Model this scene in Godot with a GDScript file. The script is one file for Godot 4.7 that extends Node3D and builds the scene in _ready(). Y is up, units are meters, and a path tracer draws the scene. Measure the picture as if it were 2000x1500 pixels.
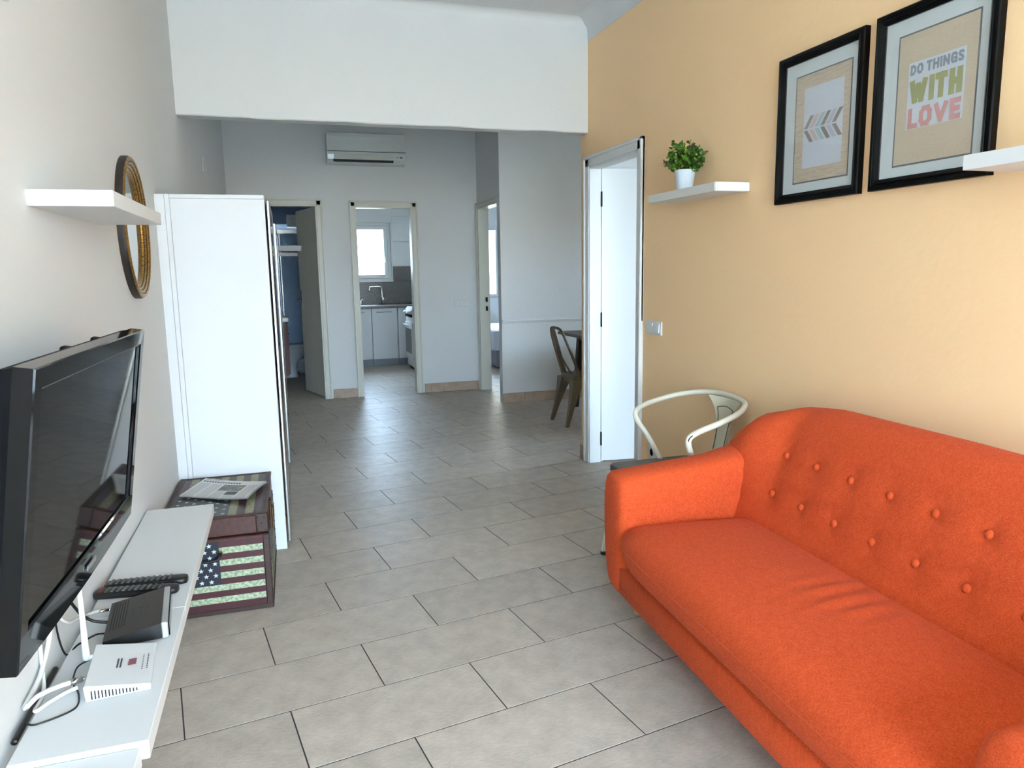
extends Node3D
# A flat seen from its living room: camera, sky and exposure first, then the shell, then the things in it.

var M = {}
var rng = RandomNumberGenerator.new()
var taken = {}
var XF = Transform3D.IDENTITY
const SKEW = -0.015            # the left wall runs a little out of square

# ---------------------------------------------------------------- mesh helpers
func mb(smooth := false):
	var st = SurfaceTool.new()
	st.begin(Mesh.PRIMITIVE_TRIANGLES)
	st.set_smooth_group(0 if smooth else -1)
	return st

func vx(st, p):
	st.add_vertex(XF * p)

func tri(st, a, b, c):
	vx(st, a); vx(st, b); vx(st, c)

func trin(st, a, b, c, n):      # triangle turned so that it faces n
	if (c - a).cross(b - a).dot(n) < 0.0:
		tri(st, a, c, b)
	else:
		tri(st, a, b, c)

func quadn(st, a, b, c, d, n):
	trin(st, a, b, c, n)
	trin(st, a, c, d, n)

func uvquad(st, a, b, c, d, n):  # a..d get the corners of the texture: a top left, b top right, c bottom right, d bottom left
	var ps = [a, b, c, d]
	var us = [Vector2(0, 0), Vector2(1, 0), Vector2(1, 1), Vector2(0, 1)]
	var ids = [0, 1, 2, 0, 2, 3]
	if (c - a).cross(b - a).dot(n) < 0.0:
		ids = [0, 2, 1, 0, 3, 2]
	for i in ids:
		st.set_uv(us[i]); vx(st, ps[i])

func box(st, mn, mx, b := 0.0):  # axis-aligned box with chamfered edges
	var lo = Vector3(min(mn.x, mx.x), min(mn.y, mx.y), min(mn.z, mx.z))
	var hi = Vector3(max(mn.x, mx.x), max(mn.y, mx.y), max(mn.z, mx.z))
	var ctr = (lo + hi) * 0.5
	var h = (hi - lo) * 0.5
	b = min(b, min(h.x, min(h.y, h.z)) * 0.9)
	for ax in 3:
		for s in [-1.0, 1.0]:
			var n = Vector3.ZERO; n[ax] = s
			var u = (ax + 1) % 3
			var w = (ax + 2) % 3
			var q = []
			for k in [[-1, -1], [1, -1], [1, 1], [-1, 1]]:
				var p = Vector3.ZERO
				p[ax] = s * h[ax]; p[u] = k[0] * (h[u] - b); p[w] = k[1] * (h[w] - b)
				q.append(ctr + p)
			quadn(st, q[0], q[1], q[2], q[3], n)
	if b <= 0.0:
		return
	for ax in 3:                 # edges along axis ax
		var u = (ax + 1) % 3
		var w = (ax + 2) % 3
		for su in [-1.0, 1.0]:
			for sw in [-1.0, 1.0]:
				var n = Vector3.ZERO; n[u] = su; n[w] = sw
				var q = []
				for k in [[-1, 0], [1, 0], [1, 1], [-1, 1]]:
					var p = Vector3.ZERO
					p[ax] = k[0] * (h[ax] - b)
					p[u] = su * (h[u] - (b if k[1] == 1 else 0.0))
					p[w] = sw * (h[w] - (0.0 if k[1] == 1 else b))
					q.append(ctr + p)
				quadn(st, q[0], q[1], q[2], q[3], n)
	for sx in [-1.0, 1.0]:
		for sy in [-1.0, 1.0]:
			for sz in [-1.0, 1.0]:
				var s = Vector3(sx, sy, sz)
				trin(st, ctr + s * Vector3(h.x, h.y - b, h.z - b), ctr + s * Vector3(h.x - b, h.y, h.z - b), ctr + s * Vector3(h.x - b, h.y - b, h.z), s)

func loft(st, rings, closed := true, caps := true):   # rings of equal length; faces are turned outwards from the middle of the rings
	var n = rings[0].size()
	var m = n if closed else n - 1
	for i in rings.size() - 1:
		var a = rings[i]
		var b = rings[i + 1]
		var c = Vector3.ZERO
		for p in a: c += p
		for p in b: c += p
		c /= 2.0 * n
		for j in m:
			var k = (j + 1) % n
			if closed:
				var out = (a[j] + a[k] + b[j] + b[k]) * 0.25 - c
				quadn(st, a[j], a[k], b[k], b[j], out)
			else:
				tri(st, a[j], a[k], b[k]); tri(st, a[j], b[k], b[j])
	if closed and caps:
		for e in 2:
			var r = rings[0] if e == 0 else rings[-1]
			var o = rings[1] if e == 0 else rings[-2]
			var c = Vector3.ZERO
			var d = Vector3.ZERO
			for p in r: c += p
			for p in o: d += p
			c /= n; d /= n
			for j in n:
				trin(st, r[j], r[(j + 1) % n], c, c - d)

func sheet(st, rows, up):        # open grid of points, faces turned towards up
	for i in rows.size() - 1:
		for j in rows[i].size() - 1:
			quadn(st, rows[i][j], rows[i][j + 1], rows[i + 1][j + 1], rows[i + 1][j], up)

func smooth_path(pts, steps := 8):
	var out = []
	var n = pts.size()
	for i in n - 1:
		var p0 = pts[max(i - 1, 0)]
		var p1 = pts[i]
		var p2 = pts[i + 1]
		var p3 = pts[min(i + 2, n - 1)]
		for k in steps:
			out.append(p1.cubic_interpolate(p2, p0, p3, float(k) / steps))
	out.append(pts[n - 1])
	return out

func tube(st, pts, r, seg := 10, r2 := -1.0, squash := 1.0):
	var rings = []
	var n = pts.size()
	var up = Vector3.UP
	for i in n:
		var d = (pts[min(i + 1, n - 1)] - pts[max(i - 1, 0)]).normalized()
		if i == 0:
			up = Vector3.UP if abs(d.y) < 0.9 else Vector3.RIGHT
		var side = d.cross(up).normalized()
		up = side.cross(d).normalized()
		var rr = r if r2 < 0.0 else lerp(r, r2, float(i) / (n - 1))
		var ring = []
		for k in seg:
			var a = TAU * k / seg
			ring.append(pts[i] + side * cos(a) * rr + up * sin(a) * rr * squash)
		rings.append(ring)
	loft(st, rings)

func lathe(st, prof, seg := 24, at := Vector3.ZERO, caps := true):    # prof: Vector2(radius, height)
	var rings = []
	for p in prof:
		var ring = []
		for k in seg:
			var a = TAU * k / seg
			ring.append(at + Vector3(cos(a) * p.x, p.y, sin(a) * p.x))
		rings.append(ring)
	loft(st, rings, true, caps)

func bar(st, a, b, w, h, upv := Vector3.UP):   # square bar between two points
	var d = (b - a).normalized()
	var s = d.cross(upv).normalized()
	var u = s.cross(d).normalized()
	var r = []
	for e in [a, b]:
		r.append([e + s * w / 2 + u * h / 2, e - s * w / 2 + u * h / 2, e - s * w / 2 - u * h / 2, e + s * w / 2 - u * h / 2])
	loft(st, r)

func prism(st, poly, y0, y1, b := 0.0):        # poly in x,z; y0 bottom, y1 top, chamfer b on the upper edge
	var ids = Geometry2D.triangulate_polygon(poly)
	var inner = poly
	if b > 0.0:
		var off = Geometry2D.offset_polygon(poly, -b, Geometry2D.JOIN_MITER)
		if off.size() == 1 and off[0].size() == poly.size():
			inner = off[0]
			ids = Geometry2D.triangulate_polygon(inner)
			# match the starting corner
			var best = 0
			for i in inner.size():
				if inner[i].distance_squared_to(poly[0]) < inner[best].distance_squared_to(poly[0]): best = i
			var rot = PackedVector2Array()
			for i in inner.size(): rot.append(inner[(i + best) % inner.size()])
			inner = rot
			ids = Geometry2D.triangulate_polygon(inner)
		else:
			b = 0.0
	for i in range(0, ids.size(), 3):
		trin(st, Vector3(inner[ids[i]].x, y1, inner[ids[i]].y), Vector3(inner[ids[i + 1]].x, y1, inner[ids[i + 1]].y), Vector3(inner[ids[i + 2]].x, y1, inner[ids[i + 2]].y), Vector3.UP)
	var c = Vector2.ZERO
	for p in poly: c += p
	c /= poly.size()
	for i in poly.size():
		var k = (i + 1) % poly.size()
		var e = (poly[k] - poly[i]).normalized()
		var o = Vector2(e.y, -e.x)
		if o.dot((poly[i] + poly[k]) * 0.5 - c) < 0: o = -o
		var n = Vector3(o.x, 0, o.y)
		var a3 = Vector3(poly[i].x, y1 - b, poly[i].y)
		var b3 = Vector3(poly[k].x, y1 - b, poly[k].y)
		quadn(st, a3, b3, Vector3(poly[k].x, y0, poly[k].y), Vector3(poly[i].x, y0, poly[i].y), n)
		if b > 0.0:
			quadn(st, Vector3(inner[i].x, y1, inner[i].y), Vector3(inner[k].x, y1, inner[k].y), b3, a3, n + Vector3.UP)

func numbered(called):
	taken[called] = taken.get(called, -1) + 1
	return called if taken[called] == 0 else "%s_%03d" % [called, taken[called]]

func obj(called, st, m, parent = null):
	if not (st is ArrayMesh):
		st.generate_normals()
		st.set_material(m)
	var o = MeshInstance3D.new()
	o.mesh = st if st is ArrayMesh else st.commit()
	o.cast_shadow = GeometryInstance3D.SHADOW_CASTING_SETTING_ON
	if parent == null:
		o.name = numbered(called); add_child(o)
	else:
		o.name = called; parent.add_child(o, true)
	return o

func stuff(o):                   # pieces too small to pick apart in the photograph
	o.set_meta("kind", "stuff")
	return o

func tag(o, label, category, group := "", kind := ""):
	o.set_meta("label", label); o.set_meta("category", category)
	if group: o.set_meta("group", group)
	if kind: o.set_meta("kind", kind)
	return o

func thing(called, label, category, at := Vector3.ZERO, turn := 0.0, group := "", kind := ""):
	var o = Node3D.new()
	o.name = numbered(called); add_child(o)
	o.position = at; o.rotation.y = turn
	tag(o, label, category, group, kind)
	return o

func struct(called, st, m, label, category):
	var o = obj(called, st, m)
	return tag(o, label, category, "", "structure")

func one_box(called, mn, mx, m, parent, b := 0.002):
	var st = mb(); box(st, mn, mx, b)
	return obj(called, st, m, parent)

# ---------------------------------------------------------------- materials
func mat(c, rough := 0.6, metal := 0.0):
	var m = StandardMaterial3D.new()
	m.albedo_color = c; m.roughness = rough; m.metallic = metal
	return m

func tex(im):
	im.generate_mipmaps()
	return ImageTexture.create_from_image(im)

func noise_img(size, freq, seed_, oct := 4):
	var f = FastNoiseLite.new()
	f.seed = seed_; f.frequency = freq; f.fractal_octaves = oct; f.noise_type = FastNoiseLite.TYPE_SIMPLEX_SMOOTH
	return f.get_seamless_image(size, size)

func tri_map(m, s, world := true):
	m.uv1_triplanar = true; m.uv1_world_triplanar = world; m.uv1_scale = Vector3(s, s, s)
	return m

func paint(c, rough := 0.75, strength := 0.13):
	var m = mat(c, rough)
	m.normal_enabled = true; m.normal_texture = M.plaster_n; m.normal_scale = strength
	return tri_map(m, 1.6)

func make_materials():
	var im = noise_img(512, 0.03, 3, 5)
	im.convert(Image.FORMAT_RGBA8)
	im.bump_map_to_normal_map(3.0)
	M.plaster_n = tex(im)
	M.wall = paint(Color(0.885, 0.885, 0.875))
	M.peach = paint(Color(0.95, 0.795, 0.605), 0.7, 0.18)
	M.ceiling = paint(Color(0.88, 0.88, 0.88))
	M.white = mat(Color(0.88, 0.88, 0.875), 0.6)
	M.white.metallic_specular = 0.3
	M.white_gloss = mat(Color(0.91, 0.91, 0.90), 0.16)
	M.wardrobe = mat(Color(0.86, 0.86, 0.855), 0.55)
	M.wardrobe.metallic_specular = 0.3
	M.shelf = mat(Color(0.89, 0.89, 0.88), 0.45)
	M.shelf.metallic_specular = 0.35
	M.shelf_edge = mat(Color(0.86, 0.845, 0.81), 0.4)
	M.door_white = mat(Color(0.91, 0.91, 0.90), 0.4)
	M.door_cream = mat(Color(0.84, 0.83, 0.775), 0.4)
	M.black_plastic = mat(Color(0.03, 0.031, 0.034), 0.4)
	M.black_gloss = mat(Color(0.008, 0.008, 0.010), 0.045)
	M.black_gloss.metallic_specular = 0.35
	M.chrome = mat(Color(0.8, 0.8, 0.8), 0.15, 1.0)
	M.alu = mat(Color(0.72, 0.72, 0.70), 0.35, 1.0)
	M.mirror = mat(Color(0.86, 0.88, 0.88), 0.02, 1.0)
	M.dark = mat(Color(0.05, 0.05, 0.05), 0.6)
	M.grout = mat(Color(0.21, 0.20, 0.19), 0.95)
	M.glass = mat(Color(0.95, 0.97, 0.98, 0.08), 0.02)
	M.glass.transparency = BaseMaterial3D.TRANSPARENCY_ALPHA
	# floor tiles: mottled grey stoneware with fine specks and faint veins along the tile
	var a = noise_img(512, 0.012, 11, 4)
	var b = noise_img(512, 0.09, 12, 3)
	var c = noise_img(512, 0.25, 13, 2)
	var im2 = Image.create(512, 512, false, Image.FORMAT_RGB8)
	for y in 512:
		for x in 512:
			var v = 0.5 * (a.get_pixel(x, y).r - 0.5) + 0.45 * (b.get_pixel((x / 2) % 512, (y * 2) % 512).r - 0.5)
			var s = c.get_pixel(x, y).r
			var d = 0.0
			if s < 0.24: d = -(0.24 - s) * 0.9
			var g = 0.70 + v * 0.17 + d
			im2.set_pixel(x, y, Color(g * 1.05, g * 0.98, g * 0.90))
	var tt = tex(im2)
	M.tiles = []
	for k in 5:
		var m = mat(Color(1, 1, 1).darkened([0.0, 0.02, 0.035, 0.01, 0.05][k]), 0.41)
		m.albedo_texture = tt
		m.metallic_specular = 0.32
		tri_map(m, 1.3)
		m.uv1_offset = Vector3(0.37 * k, 0.0, 0.23 * k)
		M.tiles.append(m)
	M.skirting = mat(Color(0.60, 0.545, 0.495), 0.35)
	M.skirting.albedo_texture = tt; M.skirting.albedo_color = Color(0.93, 0.86, 0.80); tri_map(M.skirting, 1.7)
	# sofa cloth: melange weave
	var w1 = noise_img(512, 0.30, 21, 2)
	var w2 = noise_img(512, 0.02, 22, 3)
	var im3 = Image.create(512, 512, false, Image.FORMAT_RGB8)
	var im3h = Image.create(512, 512, false, Image.FORMAT_RGB8)
	for y in 512:
		for x in 512:
			var h1 = w1.get_pixel((x / 5) % 512, (y * 2) % 512).r - 0.5
			var h2 = w1.get_pixel((x * 2 + 77) % 512, (y / 5 + 130) % 512).r - 0.5
			var v = h1 * 0.85 + h2 * 0.85 + (w2.get_pixel(x, y).r - 0.5) * 0.18
			var t = clamp(0.5 + v * 0.9, 0.0, 1.0)
			im3.set_pixel(x, y, Color(0.60, 0.17, 0.065).lerp(Color(0.95, 0.44, 0.25), t))
			var hh = clamp(0.5 + h1 + h2, 0.0, 1.0)
			im3h.set_pixel(x, y, Color(hh, hh, hh))
	im3h.bump_map_to_normal_map(2.0)
	M.cloth = mat(Color(1, 1, 1), 0.85)
	M.cloth.albedo_texture = tex(im3)
	M.cloth.normal_enabled = true; M.cloth.normal_texture = tex(im3h); M.cloth.normal_scale = 0.5
	M.cloth.metallic_specular = 0.15
	M.cloth.rim_enabled = true; M.cloth.rim = 0.06; M.cloth.rim_tint = 0.7
	tri_map(M.cloth, 3.6, false)
	M.thread = mat(Color(0.80, 0.34, 0.20), 0.8)
	M.wood_leg = mat(Color(0.80, 0.66, 0.42), 0.5)
	# dark wood
	var g1 = noise_img(256, 0.05, 31, 3)
	var im4 = Image.create(256, 256, false, Image.FORMAT_RGB8)
	for y in 256:
		for x in 256:
			var v = g1.get_pixel((x / 8) % 256, y).r
			im4.set_pixel(x, y, Color(0.24, 0.215, 0.195).lerp(Color(0.40, 0.37, 0.34), v))
	M.dark_wood = mat(Color(1, 1, 1), 0.45)
	M.dark_wood.albedo_texture = tex(im4); tri_map(M.dark_wood, 3.0, false)
	M.gunmetal = mat(Color(0.42, 0.37, 0.30), 0.4, 0.45)
	M.cream_metal = mat(Color(0.87, 0.84, 0.76), 0.4)
	M.worn = mat(Color(0.16, 0.155, 0.15), 0.45, 0.6)

# ---------------------------------------------------------------- scene
func _ready():
	rng.seed = 7
	var cam = Camera3D.new()
	cam.position = Vector3(0, 1.337, 0)
	cam.rotation = Vector3(deg_to_rad(-8.8357), deg_to_rad(-17.63), deg_to_rad(-0.9538))
	cam.fov = rad_to_deg(2.0 * atan(750.0 / 1418.26))
	cam.near = 0.02; cam.far = 200.0
	cam.name = "camera"
	add_child(cam)
	cam.current = true
	var env = Environment.new()
	var sm = ProceduralSkyMaterial.new()
	sm.sky_top_color = Color(0.77, 0.89, 1.0)
	sm.sky_horizon_color = Color(0.67, 0.76, 0.84)
	sm.ground_horizon_color = Color(0.72, 0.72, 0.70)
	sm.ground_bottom_color = Color(0.60, 0.60, 0.58)
	sm.sky_energy_multiplier = 1.0
	sm.sun_angle_max = 0.0
	var sky = Sky.new(); sky.sky_material = sm
	env.sky = sky
	env.background_mode = Environment.BG_SKY
	env.background_energy_multiplier = 61.0
	env.tonemap_mode = Environment.TONE_MAPPER_LINEAR
	env.tonemap_exposure = 1.0
	env.sdfgi_enabled = true; env.ssao_enabled = true; env.ssil_enabled = true
	var we = WorldEnvironment.new(); we.environment = env; we.name = "world"
	add_child(we)
	make_materials()
	shell()
	doors_and_windows()
	sofa()
	television()
	wardrobe()
	trunk()
	left_shelves()
	media()
	pictures()
	right_shelves()
	armchair()
	dining()
	hall()
	kitchen()
	bathroom()
	bedroom()
	outside()

# ---------------------------------------------------------------- the shell
const CEIL = 2.934
const XR = 2.013
const ZF = 2.4                  # window wall behind the viewer

func lw(z):                       # face of the left wall
	return -0.548 + SKEW * z

func shell():
	# floor slab (the grout) and its tiles
	var st = mb()
	box(st, Vector3(-0.8, -0.2, ZF + 0.25), Vector3(4.6, -0.0009, -11.5))
	var fl = struct("floor", st, M.grout, "grey stoneware tile floor laid slightly askew in half bond", "floor")
	var regions = []
	regions.append([PackedVector2Array([Vector2(lw(ZF), ZF), Vector2(XR, ZF), Vector2(XR, -4.70), Vector2(4.4, -4.70), Vector2(4.4, -7.02), Vector2(2.165, -7.02), Vector2(2.165, -8.06), Vector2(lw(-8.06), -8.06)]), Rect2(-0.6, -8.2, 4.2, 8.0)])
	regions.append([PackedVector2Array([Vector2(0.64, -8.062), Vector2(2.165, -8.062), Vector2(2.165, -11.2), Vector2(0.64, -11.2)]), Rect2(0.7, -10.7, 1.4, 2.7)])
	regions.append([PackedVector2Array([Vector2(-0.43, -8.062), Vector2(0.56, -8.062), Vector2(0.56, -11.2), Vector2(-0.43, -11.2)]), Rect2(-0.2, -10.2, 0.8, 2.2)])
	regions.append([PackedVector2Array([Vector2(2.167, -7.12), Vector2(4.4, -7.12), Vector2(4.4, -11.2), Vector2(2.167, -11.2)]), Rect2(2.1, -9.6, 0.9, 2.5)])
	regions.append([PackedVector2Array([Vector2(XR + 0.001, ZF), Vector2(4.4, ZF), Vector2(4.4, -4.58), Vector2(XR + 0.001, -4.58)]), Rect2(2.0, -4.7, 0.75, 1.3)])
	var th = deg_to_rad(8.594)
	var cs = cos(th)
	var sn = sin(th)
	var L = 0.6010
	var W = 0.3026
	var v0 = -2.170
	var g = 0.0021
	var rest = mb()
	var n = 0
	for row in range(-34, 20):
		var va = v0 + row * W
		var u0 = 0.2845 if posmod(row, 2) == 0 else -0.016
		for col in range(-8, 12):
			var ua = u0 + col * L
			var poly = PackedVector2Array()
			for q in [[ua + g, va + g], [ua + L - g, va + g], [ua + L - g, va + W - g], [ua + g, va + W - g]]:
				poly.append(Vector2(cs * q[0] + sn * q[1], -sn * q[0] + cs * q[1]))
			var ctr = (poly[0] + poly[2]) * 0.5
			if ctr.x < -1.2 or ctr.x > 5.0 or ctr.y > ZF + 0.4 or ctr.y < -11.6: continue
			for rg in regions:
				for piece in Geometry2D.intersect_polygons(poly, rg[0]):
					var area = 0.0
					var mid = Vector2.ZERO
					for i in piece.size():
						var p = piece[i]
						var q = piece[(i + 1) % piece.size()]
						area += p.x * q.y - q.x * p.y
						mid += p / piece.size()
					if abs(area) < 0.004: continue
					if rg[1].has_point(mid):
						var ts = mb()
						prism(ts, piece, -0.012, 0.0, 0.0006)
						obj("tile", ts, M.tiles[(row * 7 + col * 3 + 60) % 5], fl)
						n += 1
					else:
						prism(rest, piece, -0.012, 0.0)
	var ro = obj("tiles_out_of_view", rest, M.tiles[1], fl)
	ro.set_meta("kind", "stuff")
	print("tiles ", n)
	# ceiling
	st = mb()
	box(st, Vector3(-0.8, CEIL, ZF + 0.25), Vector3(4.6, CEIL + 0.2, -11.5))
	struct("ceiling", st, M.ceiling, "plain white plaster ceiling", "ceiling")
	# left wall
	st = mb()
	prism(st, PackedVector2Array([Vector2(-0.8, ZF + 0.2), Vector2(lw(ZF + 0.2), ZF + 0.2), Vector2(lw(-8.1), -8.1), Vector2(-0.8, -8.1)]), -0.02, CEIL + 0.02)
	var wl = struct("wall_left", st, M.wall, "white plaster wall with the television and wall mirror", "wall")
	# scratches in the paint above the wardrobe
	var ss = mb()
	for s in [[Vector3(0, 2.09, -5.86), Vector3(0, 2.20, -5.90)], [Vector3(0, 2.20, -5.90), Vector3(0, 2.13, -6.12)], [Vector3(0, 2.08, -6.02), Vector3(0, 2.15, -6.05)]]:
		var a = s[0]
		var b = s[1]
		a.x = lw(a.z) + 0.001; b.x = lw(b.z) + 0.001
		bar(ss, a, b, 0.006, 0.003, Vector3.RIGHT)
	obj("bare_plaster_scratch", ss, mat(Color(0.95, 0.95, 0.94), 0.9), wl)
	# right wall: peach skin towards the living room, white skin towards the bedroom
	var oz0 = -4.56
	var oz1 = -3.855
	var oh = 2.012
	st = mb()
	for k in [[ZF + 0.1, oz1, -0.02], [oz0, -4.70, -0.02], [oz1, oz0, oh]]:
		box(st, Vector3(XR, k[2], k[0]), Vector3(XR + 0.05, 2.797, k[1]))
	box(st, Vector3(XR + 0.05, -0.02, -4.64), Vector3(4.45, CEIL + 0.02, -4.70))
	struct("wall_right", st, M.peach, "peach painted plaster wall behind the orange sofa", "wall")
	st = mb()
	for k in [[ZF + 0.1, oz1, -0.02], [oz0, -4.64, -0.02], [oz1, oz0, oh]]:
		box(st, Vector3(XR + 0.05, k[2], k[0]), Vector3(XR + 0.10, CEIL + 0.02, k[1]))
	box(st, Vector3(XR + 0.10, -0.02, -4.58), Vector3(4.45, CEIL + 0.02, -4.64))
	struct("wall_bedroom", st, M.wall, "white inner wall of the bright room behind the open door", "wall")
	# white band and cove above the peach paint
	st = mb()
	box(st, Vector3(XR - 0.002, 2.797, ZF + 0.1), Vector3(XR + 0.05, CEIL + 0.02, -4.60))
	var rows = []
	for i in 9:
		var t = i / 8.0 * PI / 2
		var px = XR - 0.002 - 0.09 * (1.0 - cos(t))
		var py = CEIL - 0.09 * (1.0 - sin(t))
		rows.append([Vector3(px, py, ZF + 0.1), Vector3(px, py, -4.60)])
	st.set_smooth_group(1)
	sheet(st, rows, Vector3(-1, -1, 0))
	struct("trim_1", st, M.ceiling, "white cove band between the peach wall and the ceiling", "cornice")
	# header beam between living room and hall
	st = mb()
	var fr = []
	var bk = []
	var nb = 40
	for i in nb + 1:
		var t = i / float(nb)
		var x = lerp(lw(-4.593), XR, t)
		var wob = 0.0022 * sin(t * 23.0) + 0.0016 * sin(t * 51.0 + 1.0)
		fr.append([Vector3(x, CEIL, -4.593), Vector3(x, 2.2345 + wob, -4.593), Vector3(x, 2.2285 + wob, -4.599), Vector3(x, 2.2285 + wob * 0.5, -4.69), Vector3(x, CEIL, -4.69)])
	for i in nb:
		for j in 4:
			quadn(st, fr[i][j], fr[i][j + 1], fr[i + 1][j + 1], fr[i + 1][j], [Vector3.BACK, Vector3(0, -1, 1), Vector3.DOWN, Vector3.FORWARD][j])
	rows = []
	for i in 7:
		var t = i / 6.0 * PI / 2
		var pz = -4.593 + 0.05 * (1.0 - cos(t))
		var py = CEIL - 0.05 * (1.0 - sin(t))
		rows.append([Vector3(lw(-4.6), py, pz), Vector3(XR - 0.03, py, pz)])
	st.set_smooth_group(1)
	sheet(st, rows, Vector3(0, -1, 1))
	struct("wall_header", st, M.wall, "white plaster header beam spanning the room over the passage", "beam")
	# back wall of the hall with two door openings
	st = mb()
	var zb = -8.0
	var zt = -8.12
	for k in [[-0.8, -0.235, -0.02], [0.435, 0.827, -0.02], [1.437, 2.165, -0.02], [-0.235, 0.435, 2.05], [0.827, 1.437, 2.04]]:
		box(st, Vector3(k[0], k[2], zb), Vector3(k[1], CEIL + 0.02, zt))
	struct("wall_back", st, M.wall, "white hall wall with the doorways to bathroom and kitchen", "wall")
	# wall between hall/kitchen and the far bedroom, with its doorway
	st = mb()
	for k in [[-7.03, -7.085, -0.02], [-7.93, -11.25, -0.02], [-7.085, -7.93, 2.03]]:
		box(st, Vector3(2.165, k[2], k[0]), Vector3(2.265, CEIL + 0.02, k[1]))
	struct("wall_side", st, M.wall, "narrow white wall over the far bedroom doorway", "wall")
	st = mb()
	box(st, Vector3(2.133, -0.02, -7.02), Vector3(4.45, CEIL + 0.02, -7.12))
	struct("wall_dining", st, M.wall, "white wall with a chair rail behind the dining chair", "wall")
	st = mb()
	box(st, Vector3(0.56, -0.02, -8.12), Vector3(0.64, CEIL + 0.02, -11.25))
	struct("wall_kitchen", st, M.wall, "white wall between bathroom and kitchen", "wall")
	st = mb()
	box(st, Vector3(-0.43, -0.02, -8.12), Vector3(-0.6, CEIL + 0.02, -11.25))
	struct("wall_bathroom", st, M.wall, "white side wall of the bathroom", "wall")
	# outer walls: the street front behind the viewer and the yard front beyond the kitchen
	st = mb()
	for k in [[-0.8, -0.45, -0.02, CEIL], [1.92, 2.4, -0.02, CEIL], [4.2, 4.6, -0.02, CEIL], [-0.45, 1.92, 2.5, CEIL], [2.4, 4.2, 2.5, CEIL]]:
		box(st, Vector3(k[0], k[2], ZF), Vector3(k[1], k[3] + 0.02, ZF + 0.23))
	struct("wall_front", st, M.wall, "white window wall on the street side", "wall")
	st = mb()
	for k in [[-0.8, -0.35, -0.02, CEIL], [0.45, 0.80, -0.02, CEIL], [1.675, 2.75, -0.02, CEIL], [4.0, 4.6, -0.02, CEIL], [-0.35, 0.45, -0.02, 1.35], [-0.35, 0.45, 2.05, CEIL], [0.80, 1.675, -0.02, 1.215], [0.80, 1.675, 2.09, CEIL], [2.75, 4.0, -0.02, 0.90], [2.75, 4.0, 2.06, CEIL]]:
		box(st, Vector3(k[0], k[2], -11.2), Vector3(k[1], k[3] + 0.02, -11.42))
	struct("wall_yard", st, M.wall, "white window wall of kitchen and far bedroom", "wall")
	st = mb()
	for k in [[ZF + 0.23, -4.95, -0.02, CEIL], [-5.75, -11.42, -0.02, CEIL], [-4.95, -5.75, -0.02, 1.15], [-4.95, -5.75, 2.0, CEIL]]:
		box(st, Vector3(4.4, k[2], k[0]), Vector3(4.6, k[3] + 0.02, k[1]))
	struct("wall_outer", st, M.wall, "white outer side wall of the flat", "wall")
	# skirting tiles
	skirting("baseboard_back", "beige tile skirting along the hall wall", [[0.512, 0.615, 0], [0.618, 0.765, 0], [1.512, 1.575, 0], [1.578, 2.155, 0]], -8.0)
	skirting("baseboard_dining", "beige tile skirting under the chair rail wall", [[2.133, 2.362, 0], [2.366, 2.965, 0], [2.968, 3.567, 0], [3.57, 4.17, 0]], -7.02)
	var bb = thing("baseboard_right", "beige tile skirting round the end of the peach wall", "skirting", Vector3.ZERO, 0.0, "", "structure")
	one_box("tile", Vector3(XR - 0.012, 0, -4.628), Vector3(XR, 0.1, -4.712), M.skirting, bb, 0.003)
	one_box("tile", Vector3(XR - 0.012, 0, -4.70), Vector3(XR + 0.3, 0.1, -4.712), M.skirting, bb, 0.003)
	one_box("tile", Vector3(XR - 0.012, 0, -3.78), Vector3(XR, 0.1, -3.2), M.skirting, bb, 0.003)
	# chair rail
	st = mb()
	box(st, Vector3(2.135, 0.815, -7.02), Vector3(4.4, 0.858, -7.006), 0.004)
	box(st, Vector3(2.135, 0.828, -7.01), Vector3(4.4, 0.846, -6.998), 0.004)
	struct("trim_2", st, M.wall, "white wooden chair rail on the dining wall", "chair rail")

func skirting(called, label, spans, z):
	var t = thing(called, label, "skirting", Vector3.ZERO, 0.0, "", "structure")
	for s in spans:
		one_box("tile", Vector3(s[0], 0, z), Vector3(s[1], 0.1, z + 0.011), M.skirting, t, 0.003)

# casing of a doorway in a wall across z: x0..x1 clear opening, h clear height, zf the face towards the viewer
func frame_z(t, x0, x1, h, zf, depth, m, w):
	for side in [[x0 - w, x0], [x1, x1 + w]]:
		var st = mb()
		box(st, Vector3(side[0], 0, zf), Vector3(side[1], h + w, zf + 0.016), 0.003)
		var ox = side[0] if side[0] < x0 else side[1]
		var sg = 1.0 if side[0] < x0 else -1.0
		box(st, Vector3(ox, 0, zf), Vector3(ox + sg * 0.018, h + w, zf + 0.026), 0.004)
		obj("casing", st, m, t)
	var st2 = mb()
	box(st2, Vector3(x0 - w, h, zf), Vector3(x1 + w, h + w, zf + 0.016), 0.003)
	box(st2, Vector3(x0 - w, h + w - 0.018, zf), Vector3(x1 + w, h + w, zf + 0.026), 0.004)
	obj("head_casing", st2, m, t)
	var lining = mb()
	box(lining, Vector3(x0 - 0.002, 0, zf + 0.01), Vector3(x0 + 0.014, h, zf - depth), 0.002)
	box(lining, Vector3(x1 + 0.002, 0, zf + 0.01), Vector3(x1 - 0.014, h, zf - depth), 0.002)
	box(lining, Vector3(x0, h + 0.002, zf + 0.01), Vector3(x1, h - 0.014, zf - depth), 0.002)
	obj("lining", lining, m, t)

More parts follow.
